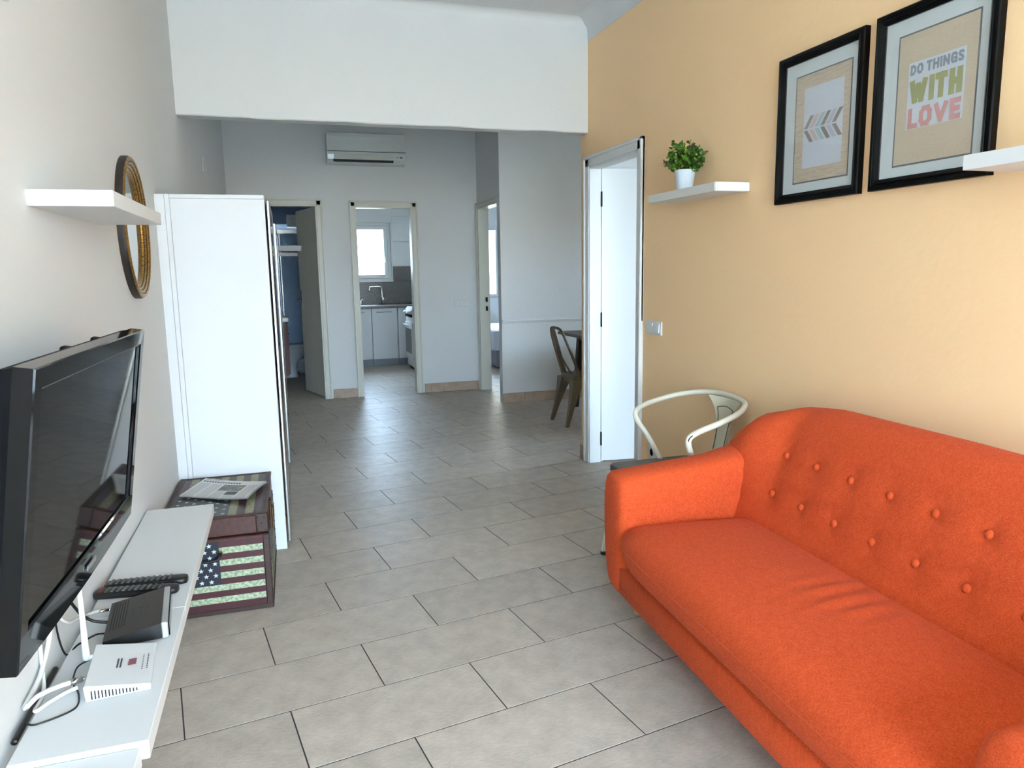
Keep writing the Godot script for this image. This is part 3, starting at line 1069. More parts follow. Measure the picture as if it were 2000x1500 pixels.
	ni.fill_rect(Rect2i(300, 240, 90, 70), Color(0.33, 0.33, 0.33))
	for k in 14:                     # heavy headline marks
		ni.fill_rect(Rect2i(20 + k * 22, 44, 14, 26), Color(0.25, 0.25, 0.25))
	ni.fill_rect(Rect2i(20, 16, 150, 8), Color(0.45, 0.45, 0.45))
	var np_m = mat(Color(1, 1, 1), 0.8)
	np_m.albedo_texture = tex(ni)
	var np = thing("newspaper", "folded newspaper lying on the flag trunk", "newspaper", Vector3(-0.275, 0.4035, -3.325), SKEW)
	var c00 = Vector3(-0.372 + 0.275, 0, -3.51 + 3.325)
	var c10 = Vector3(-0.100 + 0.275, 0, -3.37 + 3.325)
	var c11 = Vector3(-0.174 + 0.275, 0, -3.12 + 3.325)
	var c01 = Vector3(-0.456 + 0.275, 0, -3.292 + 3.325)
	for lay in 2:
		st = mb(true)
		var N = 14
		for i in N:
			for j in N:
				var q = []
				for k in [[0, 0], [1, 0], [1, 1], [0, 1]]:
					var u = float(i + k[0]) / N
					var v = float(j + k[1]) / N
					var p = c00.lerp(c10, u).lerp(c01.lerp(c11, u), v)
					p.y = 0.002 + 0.005 * (1 - lay) + 0.016 * pow(u, 4.0) * (0.5 + 0.5 * sin(v * 2.5)) + 0.010 * pow(1.0 - u, 3.0) * (1.0 - v)
					if lay == 1: p += Vector3(0.006, 0.0, 0.004) * (u - 0.3)
					q.append([p, Vector2(u, v)])
				for k in [0, 1, 2, 0, 2, 3]:
					st.set_uv(q[k][1]); vx(st, q[k][0])
		obj("front_page" if lay == 0 else "inner_pages", st, np_m if lay == 0 else mat(Color(0.78, 0.78, 0.77), 0.8), np)

func lathe_dome(st, at, nrm, r):
	var u = nrm.cross(Vector3(0.3, 0.5, 0.8)).normalized()
	var w = u.cross(nrm)
	var keep = XF
	XF = keep * Transform3D(Basis(u, nrm, w), at)
	lathe(st, [Vector2(r, -0.0005), Vector2(r * 0.8, r * 0.45), Vector2(r * 0.2, r * 0.7)], 6)
	XF = keep

# ---------------------------------------------------------------- left wall: shelves, mirror
func board(called, label, group, at, turn, size, cat := "shelf"):
	var t = thing(called, label, cat, at, turn, group)
	one_box("board", Vector3(0, 0, 0), size, M.shelf, t, 0.0015)
	return t

func left_shelves():
	# low media shelves, end to end
	var sh = "white floating media shelves"
	board("media_shelf", "white low floating shelf running from under the television to the flag trunk", sh, Vector3(-0.503, 0.462, -1.937), 0.0, Vector3(0.226, 0.036, -0.892))
	board("media_shelf", "white low floating shelf carrying the router and the black box", sh, Vector3(-0.503, 0.461, -1.366), 0.0, Vector3(0.226, 0.037, -0.569))
	board("media_shelf", "narrower white low shelf butting against the end of the router shelf", sh, Vector3(-0.503, 0.450, -0.45), 0.0, Vector3(0.212, 0.038, -0.914))
	# higher up
	board("wall_shelf", "empty white floating shelf beside the oval mirror", "white floating wall shelves", Vector3(lw(-1.905), 1.4985, -1.905), SKEW, Vector3(0.175, 0.0365, -0.655))
	board("wall_shelf", "white floating shelf high on the television wall, only its tip in view", "white floating wall shelves", Vector3(lw(-0.70), 1.747, -0.70), SKEW, Vector3(0.175, 0.0365, -0.637))
	# oval mirror in a gilt frame
	var zc = -3.02
	var yc = 1.515
	var t = thing("wall_mirror", "oval wall mirror in a ridged antique gold frame", "mirror", Vector3(lw(zc), yc, zc), SKEW)
	var a = 0.222
	var b = 0.256
	var prof = [[0.0, 0.0], [0.0, 0.018], [0.002, 0.025], [0.007, 0.030], [0.012, 0.031], [0.016, 0.0285], [0.018, 0.024], [0.0205, 0.027], [0.026, 0.026], [0.029, 0.0225], [0.031, 0.018], [0.033, 0.0205], [0.037, 0.019], [0.040, 0.0155], [0.0415, 0.012], [0.043, 0.0135], [0.046, 0.012], [0.047, 0.0075]]
	var gold_n = noise_img(256, 0.08, 71, 4)
	var im = Image.create(256, 256, false, Image.FORMAT_RGB8)
	for y in 256:
		for x in 256:
			var v = gold_n.get_pixel(x, y).r
			var c = Color(0.52, 0.36, 0.15).lerp(Color(0.80, 0.64, 0.36), v)
			if v < 0.40: c = c.lerp(Color(0.16, 0.10, 0.06), clamp((0.40 - v) * 7.0, 0, 0.9))
			im.set_pixel(x, y, c)
	var gold = mat(Color(1, 1, 1), 0.32, 0.85)
	gold.albedo_texture = tex(im); tri_map(gold, 6.0, false)
	var rings = []
	var N = 72
	for i in N + 1:
		var an = TAU * i / N
		var ring = []
		for p in prof:
			ring.append(Vector3(p[1], (b - p[0]) * sin(an), (a - p[0]) * cos(an)))
		rings.append(ring)
	var st = mb(true)
	var groove = mb(true)
	for i in N:
		for j in prof.size() - 1:
			var an = TAU * (i + 0.5) / N
			var dn = Vector3(prof[j + 1][0] - prof[j][0], sin(an) * (prof[j + 1][1] - prof[j][1]), cos(an) * (prof[j + 1][1] - prof[j][1]))
			quadn(groove if j in [1, 5, 6, 9, 10, 13, 14] else st, rings[i][j], rings[i][j + 1], rings[i + 1][j + 1], rings[i + 1][j], dn)
	obj("frame", st, gold, t)
	obj("dark_groove", groove, mat(Color(0.13, 0.085, 0.05), 0.5, 0.3), t)
	var dark = mat(Color(0.10, 0.075, 0.055), 0.5)
	st = mb()                        # dark recess lines between the ridges and the dark outer edge
	for i in N:
		var a0 = TAU * i / N
		var a1 = TAU * (i + 1) / N
		var q = []
		for e in [[a0, 0.001], [a1, 0.001], [a1, 0.0185], [a0, 0.0185]]:
			q.append(Vector3(e[1], (b + 0.0006) * sin(e[0]), (a + 0.0006) * cos(e[0])))
		quadn(st, q[0], q[1], q[2], q[3], Vector3(0, sin(a0), cos(a0)))
	obj("edge_band", st, dark, t)
	st = mb()
	for i in N:
		var a0 = TAU * i / N
		var a1 = TAU * (i + 1) / N
		var rz = a - 0.046
		var ry = b - 0.046
		trin(st, Vector3(0.008, 0, 0), Vector3(0.008, ry * sin(a0), rz * cos(a0)), Vector3(0.008, ry * sin(a1), rz * cos(a1)), Vector3.RIGHT)
	obj("mirror_glass", st, M.mirror, t)

# ---------------------------------------------------------------- things on the media shelf
func media():
	var Y = 0.498
	# set-top box: wedge, thicker towards the room
	var t = thing("set_top_box", "black set-top box with a silver front edge on the media shelf", "set-top box", Vector3(-0.372, Y + 0.001, -1.868), 0.10)
	var st = mb()
	var lid = mat(Color(0.15, 0.14, 0.13), 0.42)
	var w = 0.068
	var d = 0.108
	var r0 = []
	var r1 = []
	for q in [[-w, -d], [w - 0.014, -d], [w - 0.014, d], [-w, d]]:
		r0.append(Vector3(q[0], 0.003, q[1]))
		r1.append(Vector3(q[0], 0.020 if q[0] < 0 else 0.040, q[1]))
	loft(st, [r0, r1])
	obj("body", st, M.black_plastic, t)
	st = mb()
	quadn(st, Vector3(-w, 0.0205, -d), Vector3(w - 0.014, 0.0405, -d), Vector3(w - 0.014, 0.0405, d), Vector3(-w, 0.0205, d), Vector3.UP)
	var top = obj("top_plate", st, lid, t)
	st = mb()
	for k in 6:
		var x = -w + 0.010 + k * 0.006
		bar(st, Vector3(x, 0.0208 + (x + w) * 0.162, -d + 0.012), Vector3(x, 0.0208 + (x + w) * 0.162, d - 0.05), 0.002, 0.0012)
	stuff(obj("vent_slot", st, M.dark, top))
	st = mb()
	for e in [[-0.012, -0.03, 0.022, -0.03], [0.022, -0.03, 0.022, 0.03], [0.022, 0.03, -0.012, 0.03], [-0.012, 0.03, -0.012, -0.03]]:
		bar(st, Vector3(e[0], 0.0208 + (e[0] + w) * 0.162, e[1]), Vector3(e[2], 0.0208 + (e[2] + w) * 0.162, e[3]), 0.0012, 0.0012)
	for k in 7: bar(st, Vector3(0.003, 0.0208 + (0.003 + w) * 0.162, -0.02 + k * 0.006), Vector3(0.008, 0.0208 + (0.008 + w) * 0.162, -0.02 + k * 0.006), 0.002, 0.001)
	obj("embossed_mark", st, M.black_plastic, top)
	one_box("front_trim", Vector3(w - 0.014, 0.002, -d), Vector3(w, 0.0415, d), mat(Color(0.72, 0.73, 0.73), 0.35, 0.3), t, 0.002)
	one_box("front_window", Vector3(w, 0.005, -d + 0.004), Vector3(w + 0.003, 0.037, d - 0.004), M.black_gloss, t, 0.001)
	# router
	t = thing("wifi_router", "white wedge-shaped router with one upright antenna on the media shelf", "router", Vector3(-0.366, Y + 0.001, -1.632), 0.085)
	var wp = mat(Color(0.90, 0.90, 0.89), 0.4)
	w = 0.060
	d = 0.092
	var hl = 0.034
	var hr = 0.013
	st = mb()
	r0 = []
	r1 = []
	var r2 = []
	for q in chaikin([Vector2(-w, -d), Vector2(w, -d), Vector2(w, d), Vector2(-w, d)], 0):
		r0.append(Vector3(q.x * 0.97, 0.0, q.y * 0.97))
		r1.append(Vector3(q.x, (hl if q.x < 0 else hr) - 0.003, q.y))
		r2.append(Vector3(q.x * 0.975, hl if q.x < 0 else hr, q.y * 0.98))
	loft(st, [r0, r1], true, true)
	# faceted lid: four planes meeting at a low point
	var c = Vector3(0.005, 0.0215, 0.0)
	var cs = [r1[0], r1[1], r1[2], r1[3]]
	for k in 4: trin(st, r2[k], r2[(k + 1) % 4], c, Vector3.UP)
	loft(st, [r1, r2], true, false)
	obj("case", st, wp, t)
	st = mb()
	for k in 14:
		var x = -w + 0.012 + k * 0.0062
		var hh = lerp(hl, hr, (x + w) / (2 * w))
		box(st, Vector3(x, 0.004, d - 0.002), Vector3(x + 0.0022, 0.004 + (hh - 0.010) * 0.85, d + 0.0006))
	stuff(obj("vent_slot", st, M.dark, t))
	st = mb()
	box(st, Vector3(0.012, 0.0222, -0.014), Vector3(0.027, 0.0228, 0.012), 0.0)
	obj("emblem", st, mat(Color(0.55, 0.33, 0.36), 0.5), t)
	st = mb()
	for k in 2:
		for l in 9: box(st, Vector3(-0.010 + k * 0.006, 0.0250 - k * 0.001, -0.02 + l * 0.0045), Vector3(-0.0065 + k * 0.006, 0.0255 - k * 0.001, -0.0172 + l * 0.0045))
	for l in 9:
		box(st, Vector3(0.038, 0.0175, -0.032 + l * 0.0075), Vector3(0.0405, 0.018, -0.030 + l * 0.0075))
		box(st, Vector3(0.047, 0.0160, -0.036 + l * 0.0075), Vector3(0.0495, 0.0165, -0.033 + l * 0.0075))
	stuff(obj("print", st, mat(Color(0.2, 0.2, 0.22), 0.6), t))
	st = mb(true)
	tube(st, [Vector3(-0.074, 0.022, -0.055), Vector3(-0.074, 0.05, -0.055), Vector3(-0.0735, 0.09, -0.0555), Vector3(-0.073, 0.17, -0.056), Vector3(-0.073, 0.186, -0.056)], 0.0078, 12, 0.0042)
	tube(st, [Vector3(-0.055, 0.024, -0.055), Vector3(-0.076, 0.024, -0.055)], 0.006, 10)
	obj("antenna", st, wp, t)
	# remotes
	remote("remote_control", "black remote control with grey keys lying further back beside the set-top box", Vector3(-0.392, Y + 0.0005, -2.112), -0.10, 0.0)
	remote("remote_control", "black remote control with red and green keys lying against the set-top box", Vector3(-0.408, Y + 0.0005, -2.058), -0.16, 1.0)
	# cables
	var wc = mat(Color(0.86, 0.85, 0.82), 0.5)
	cable("aerial_cable", "thick white aerial cable looping from behind the shelf to the router", wc, [Vector3(-0.512, 0.72, -1.72), Vector3(-0.510, 0.60, -1.70), Vector3(-0.513, 0.535, -1.62), Vector3(-0.515, 0.52, -1.52), Vector3(-0.500, 0.525, -1.545), Vector3(-0.475, 0.520, -1.58), Vector3(-0.445, 0.517, -1.598)], 0.0052, true)
	cable("aerial_cable", "thin white cable plugged into the back of the set-top box", wc, [Vector3(-0.512, 0.78, -1.78), Vector3(-0.512, 0.62, -1.76), Vector3(-0.507, 0.56, -1.80), Vector3(-0.495, 0.535, -1.88), Vector3(-0.478, 0.520, -1.93), Vector3(-0.463, 0.516, -1.94)], 0.0035, true)
	cable("white_lead", "flat white lead lying along the wall edge of the shelf", wc, [Vector3(-0.517, 0.74, -1.655), Vector3(-0.517, 0.56, -1.645), Vector3(-0.506, 0.506, -1.60), Vector3(-0.503, 0.503, -1.53), Vector3(-0.485, 0.503, -1.555), Vector3(-0.46, 0.505, -1.58), Vector3(-0.44, 0.509, -1.585)], 0.004, false)
	cable("black_lead", "thin black lead making a loop on the shelf in front of the router", M.black_plastic, [Vector3(-0.505, 0.502, -1.49), Vector3(-0.49, 0.500, -1.485), Vector3(-0.455, 0.500, -1.50), Vector3(-0.43, 0.500, -1.525), Vector3(-0.438, 0.501, -1.575), Vector3(-0.458, 0.503, -1.62), Vector3(-0.462, 0.508, -1.675), Vector3(-0.44, 0.514, -1.69)], 0.0018, false)
	cable("black_lead", "black lead from behind the television to the set-top box", M.black_plastic, [Vector3(-0.512, 0.80, -1.86), Vector3(-0.512, 0.62, -1.85), Vector3(-0.500, 0.56, -1.86), Vector3(-0.475, 0.525, -1.87), Vector3(-0.442, 0.512, -1.875)], 0.0035, false)
	cable("black_lead", "black lead running down the wall behind the router antenna", M.black_plastic, [Vector3(-0.513, 0.80, -1.75), Vector3(-0.514, 0.60, -1.745), Vector3(-0.506, 0.502, -1.76), Vector3(-0.49, 0.501, -1.80), Vector3(-0.46, 0.505, -1.83), Vector3(-0.440, 0.510, -1.82)], 0.0022, false)
	cable("power_strip_cable", "thick black cable wedged between shelf and wall", M.black_plastic, [Vector3(-0.512, 0.497, -1.44), Vector3(-0.511, 0.500, -1.52), Vector3(-0.510, 0.500, -1.62), Vector3(-0.510, 0.500, -1.70)], 0.006, false)

func cable(called, label, m, pts, r, plug):
	var t = thing(called, label, "cable", pts[0])
	XF = Transform3D(Basis(), -pts[0])
	var st = mb(true)
	tube(st, smooth_path(pts, 7), r, 8)
	obj("lead", st, m, t)
	if plug:
		var n = pts.size()
		var d = (pts[n - 1] - pts[n - 2]).normalized()
		st = mb(true)
		tube(st, [pts[n - 1] - d * 0.012, pts[n - 1] + d * 0.010], r * 1.25, 10)
		tube(st, [pts[n - 1] + d * 0.010, pts[n - 1] + d * 0.022], r * 0.8, 10)
		obj("plug", st, M.chrome, t)
	XF = Transform3D.IDENTITY

func remote(called, label, at, turn, red):
	var t = thing(called, label, "remote control", at, turn, "remote controls on the media shelf")
	var rings = []
	for q in [[-0.105, 0.6], [-0.102, 0.85], [-0.09, 0.97], [-0.05, 1.0], [0.0, 0.98], [0.04, 0.92], [0.07, 0.98], [0.092, 0.95], [0.101, 0.8], [0.104, 0.5]]:
		var ring = []
		for p in chaikin([Vector2(-0.022, 0.004), Vector2(-0.017, 0.0), Vector2(0.017, 0.0), Vector2(0.022, 0.004), Vector2(0.022, 0.014), Vector2(0.016, 0.019), Vector2(-0.016, 0.019), Vector2(-0.022, 0.014)], 1):
			ring.append(Vector3(q[0], p.y * (0.6 + 0.4 * q[1]), p.x * q[1]))
		rings.append(ring)
	var st = mb(true)
	loft(st, rings)
	obj("case", st, M.black_plastic, t)
	var key = mat(Color(0.36, 0.36, 0.36), 0.6)
	var kr = mat(Color(0.55, 0.10, 0.10), 0.6)
	var kg = mat(Color(0.25, 0.42, 0.22), 0.6)
	for i in 11:
		for j in 4:
			var p = Vector3(-0.088 + i * 0.0148, 0.0182, -0.0135 + j * 0.009)
			st = mb()
			box(st, p - Vector3(0.0036, 0.0, 0.0024), p + Vector3(0.0036, 0.0022, 0.0024), 0.0008)
			var m = key
			if red > 0.5 and i == 0: m = kr
			if red > 0.5 and i == 1 and j > 1: m = kg
			obj("key", st, m, t)

# ---------------------------------------------------------------- framed prints
func frame_parts(t, z0, z1, y0, y1):
	var black = mat(Color(0.008, 0.008, 0.010), 0.3)
	black.metallic_specular = 0.25
	var P = [Vector2(z0, y0), Vector2(z1, y0), Vector2(z1, y1), Vector2(z0, y1)]
	var inw = [Vector2(1, 1), Vector2(-1, 1), Vector2(-1, -1), Vector2(1, -1)]
	var prof = [[0.0, 0.0], [0.0, 0.022], [0.004, 0.026], [0.016, 0.027], [0.0185, 0.024], [0.021, 0.027], [0.024, 0.027], [0.036, 0.017], [0.036, 0.006]]
	for k in 4:
		var a = P[k]
		var b = P[(k + 1) % 4]
		var ia = inw[k]
		var ib = inw[(k + 1) % 4]
		var ra = []
		var rb = []
		for q in prof:
			var pa = a + ia * q[0]
			var pb = b + ib * q[0]
			ra.append(Vector3(-q[1], pa.y, pa.x)); rb.append(Vector3(-q[1], pb.y, pb.x))
		var st = mb()
		loft(st, [ra, rb])
		obj("frame_rail", st, black, t)
	var o = 0.034
	one_box("mat_board", Vector3(-0.006, y0 + o, z0 + o), Vector3(-0.009, y1 - o, z1 - o), mat(Color(0.86, 0.89, 0.88), 0.7), t, 0.0)
	var gl = one_box("glazing", Vector3(-0.0132, y0 + o, z0 + o), Vector3(-0.0142, y1 - o, z1 - o), M.glass, t, 0.0)

func print_area(t, z0, z1, y0, y1, c, stripes):
	var black = mat(Color(0.008, 0.008, 0.008), 0.7)
	var ln = one_box("black_line", Vector3(-0.009, y0, z0), Vector3(-0.0096, y1, z1), black, t, 0.0)
	var m = mat(Color(1, 1, 1), 0.85)
	var n = noise_img(256, 0.06, 81, 4)
	var im = Image.create(256, 256, false, Image.FORMAT_RGB8)
	for y in 256:
		for x in 256:
			var v = n.get_pixel((x / 6) % 256 if stripes else x, (y * 2) % 256).r - 0.5
			var k = 1.0 + v * (0.30 if stripes else 0.10)
			im.set_pixel(x, y, Color(c.r * k, c.g * k, c.b * k))
	m.albedo_texture = tex(im); tri_map(m, 5.0, false)
	one_box("ground", Vector3(-0.0096, y0 + 0.0055, z0 + 0.0055), Vector3(-0.0101, y1 - 0.0055, z1 - 0.0055), m, t, 0.0)

func flat_poly(st, pts, x):
	for i in range(1, pts.size() - 1):
		trin(st, Vector3(x, pts[0].y, pts[0].x), Vector3(x, pts[i].y, pts[i].x), Vector3(x, pts[i + 1].y, pts[i + 1].x), Vector3.LEFT)

func pictures():
	var zc = -2.391
	var t = thing("framed_picture", "black framed print of a chevron arrow on beige wood-grain ground", "picture", Vector3(XR, 1.59, zc), 0.0, "black framed prints")
	frame_parts(t, -0.229, 0.229, 0.0, 0.567)
	print_area(t, -0.1355, 0.1645, 0.0715, 0.4815, Color(0.78, 0.69, 0.55), true)
	one_box("card", Vector3(-0.0101, 0.126, -0.083), Vector3(-0.0106, 0.426, 0.127), mat(Color(0.84, 0.86, 0.89), 0.8), t, 0.0)
	var cols = [Color(0.42, 0.34, 0.22), Color(0.80, 0.71, 0.66), Color(0.60, 0.73, 0.74), Color(0.40, 0.33, 0.23), Color(0.74, 0.72, 0.78), Color(0.42, 0.34, 0.22)]
	for k in 6:
		var z = -0.080 + k * 0.0305
		var st = mb()
		flat_poly(st, [Vector2(z, 0.2745), Vector2(z + 0.021, 0.2745), Vector2(z + 0.056, 0.321), Vector2(z + 0.035, 0.321)], -0.0109)
		obj("chevron_bar", st, mat(cols[k], 0.7), t)
		st = mb()
		flat_poly(st, [Vector2(z, 0.2685), Vector2(z + 0.021, 0.2685), Vector2(z + 0.056, 0.222), Vector2(z + 0.035, 0.222)], -0.0109)
		obj("chevron_bar", st, mat(cols[k], 0.7), t)
	zc = -1.884
	t = thing("framed_picture", "black framed print reading DO THINGS WITH LOVE on beige ground", "picture", Vector3(XR, 1.591, zc), 0.0, "black framed prints")
	frame_parts(t, -0.229, 0.229, 0.0, 0.57)
	print_area(t, -0.14, 0.16, 0.069, 0.485, Color(0.80, 0.72, 0.58), false)
	one_box("card", Vector3(-0.0101, 0.182, -0.092), Vector3(-0.0106, 0.390, 0.118), mat(Color(0.86, 0.88, 0.90), 0.8), t, 0.0)
	for q in [["DO THINGS", 0.350, 0.382, Color(0.44, 0.48, 0.54), 91, 0.25], ["WITH", 0.259, 0.336, Color(0.56, 0.55, 0.13), 92, 0.27], ["LOVE", 0.183, 0.247, Color(0.78, 0.50, 0.46), 93, 0.26]]:
		var m = mat(Color(1, 1, 1), 0.8)
		var n = noise_img(128, 0.25, q[4], 2)
		var im = Image.create(128, 128, false, Image.FORMAT_RGB8)
		for y in 128:
			for x in 128:
				var k = 1.0 + (n.get_pixel(x, y).r - 0.5) * 1.4
				im.set_pixel(x, y, Color(q[3].r * k, q[3].g * k, q[3].b * k))
		m.albedo_texture = tex(im); tri_map(m, 26.0, true)
		words(t, q[0], q[1], q[2], -0.085, 0.111, q[5], m)

# block capitals: strokes on a unit box (width of its own, height 1)
const GLYPHS = {
	"D": [0.74, [[0, 0, 0, 1], [0, 1, 0.55, 1], [0.55, 1, 1, 0.7], [1, 0.7, 1, 0.3], [1, 0.3, 0.55, 0], [0.55, 0, 0, 0]]],
	"O": [0.78, [[0, 0.28, 0, 0.72], [0, 0.72, 0.28, 1], [0.28, 1, 0.72, 1], [0.72, 1, 1, 0.72], [1, 0.72, 1, 0.28], [1, 0.28, 0.72, 0], [0.72, 0, 0.28, 0], [0.28, 0, 0, 0.28]]],
	"T": [0.70, [[0, 1, 1, 1], [0.5, 0, 0.5, 1]]],
	"H": [0.76, [[0, 0, 0, 1], [1, 0, 1, 1], [0, 0.5, 1, 0.5]]],
	"I": [0.27, [[0.5, 0, 0.5, 1]]],
	"N": [0.80, [[0, 0, 0, 1], [0, 1, 1, 0], [1, 0, 1, 1]]],
	"G": [0.78, [[1, 0.82, 0.7, 1], [0.7, 1, 0.28, 1], [0.28, 1, 0, 0.72], [0, 0.72, 0, 0.28], [0, 0.28, 0.28, 0], [0.28, 0, 1, 0], [1, 0, 1, 0.46], [1, 0.46, 0.6, 0.46]]],
	"S": [0.66, [[1, 0.9, 0.7, 1], [0.7, 1, 0.2, 1], [0.2, 1, 0, 0.8], [0, 0.8, 0.2, 0.58], [0.2, 0.58, 0.8, 0.42], [0.8, 0.42, 1, 0.2], [1, 0.2, 0.8, 0], [0.8, 0, 0.3, 0], [0.3, 0, 0, 0.1]]],
	"W": [1.10, [[0, 1, 0.24, 0], [0.24, 0, 0.5, 0.8], [0.5, 0.8, 0.76, 0], [0.76, 0, 1, 1]]],
	"L": [0.60, [[0, 1, 0, 0], [0, 0, 1, 0]]],
	"V": [0.82, [[0, 1, 0.5, 0], [0.5, 0, 1, 1]]],
	"E": [0.62, [[0, 0, 0, 1], [0, 1, 1, 1], [0, 0.5, 0.9, 0.5], [0, 0, 1, 0]]],
}

func words(t, text, y0, y1, z0, z1, weight, m):
	var h = y1 - y0
	var total = 0.0
	for ch in text: total += (0.30 if ch == " " else GLYPHS[ch][0] + 0.09)
	var k = (z1 - z0) / (total - 0.09)
	var th = weight * h
	var z = z0
	for ch in text:
		if ch == " ":
			z += 0.30 * k
			continue
		var w = GLYPHS[ch][0] * k
		var st = mb()
		var lay = 0.0
		for e in GLYPHS[ch][1]:
			lay += 0.00008
			var a = Vector3(-0.0110 - lay, y0 + th / 2 + e[1] * (h - th), z + th / 2 + e[0] * max(w - th, 0.0))
			var b = Vector3(-0.0110 - lay, y0 + th / 2 + e[3] * (h - th), z + th / 2 + e[2] * max(w - th, 0.0))
			var d = (b - a).normalized() * th * (0.5 if a.y == b.y or a.z == b.z else 0.36)
			bar(st, a - d, b + d, th * 0.96, 0.0001, Vector3.LEFT)
		obj("letter", st, m, t)
		z += w + 0.09 * k

# ---------------------------------------------------------------- right wall: shelves, plant, switches
func right_shelves():
	var g = "white floating wall shelves"
	var t = thing("wall_shelf", "white floating shelf with a chipped corner carrying the potted plant", "shelf", Vector3(XR, 1.668, -2.824), 0.0, g)
	one_box("board", Vector3(-0.172, 0, 0), Vector3(0, 0.039, -0.60), M.shelf, t, 0.0015)
	one_box("front_edge", Vector3(-0.175, 0.0005, -0.004), Vector3(-0.172, 0.0385, -0.60), M.shelf_edge, t, 0.0008)
	one_box("end_cap", Vector3(-0.163, 0.001, 0.0), Vector3(-0.001, 0.038, 0.003), M.white_gloss, t, 0.0008)
	t = thing("wall_shelf", "white floating shelf overlapping the corner of the lettered picture", "shelf", Vector3(XR, 1.592, -1.598), 0.0, g)
	one_box("board", Vector3(-0.186, 0, 0), Vector3(0, 0.0405, 0.65), M.shelf, t, 0.0015)
	# potted plant
	plant()
	# double switch by the door
	t = switch_plate("light_switch", "white double light switch beside the open door", Vector3(XR, 1.008, -3.658), -PI / 2, 0.175, 0.078, 2, 0.004)
	t = switch_plate("light_switch", "white triple switch plate on the hall wall", Vector3(1.963, 0.99, -8.0), 0.0, 0.172, 0.082, 3, 0.004)
	t = switch_plate("wall_socket", "white wall socket low on the peach wall behind the white armchair", Vector3(XR, 0.288, -3.655), -PI / 2, 0.085, 0.085, 1, 0.006)

func switch_plate(called, label, at, turn, w, h, n, th):
	var t = thing(called, label, "socket" if called == "wall_socket" else "switch", at, turn)
	one_box("plate", Vector3(-w / 2, -h / 2, 0), Vector3(w / 2, h / 2, th + 0.005), M.white, t, 0.003)
	var cw = (w - 0.03) / n
	for i in n:
		var x = -w / 2 + 0.015 + cw * (i + 0.5)
		if called == "wall_socket":
			var st = mb(true)
			var keep = XF
			XF = Transform3D(Basis(Vector3.RIGHT, PI / 2), Vector3(x, 0, th + 0.005))
			lathe(st, [Vector2(0.024, 0.0), Vector2(0.024, 0.002), Vector2(0.020, 0.002), Vector2(0.019, -0.003), Vector2(0.0, -0.003)], 20)
			XF = keep
			obj("outlet", st, M.shelf_edge, t)
			continue
		var st2 = mb()
		var keep2 = XF
		XF = Transform3D(Basis(Vector3.RIGHT, 0.10 if i % 2 == 0 else -0.10), Vector3(x, 0, th + 0.006))
		box(st2, Vector3(-cw / 2 + 0.005, -h / 2 + 0.014, -0.003), Vector3(cw / 2 - 0.005, h / 2 - 0.014, 0.003), 0.001)
		XF = keep2
		obj("rocker", st2, M.shelf, t)
	return t

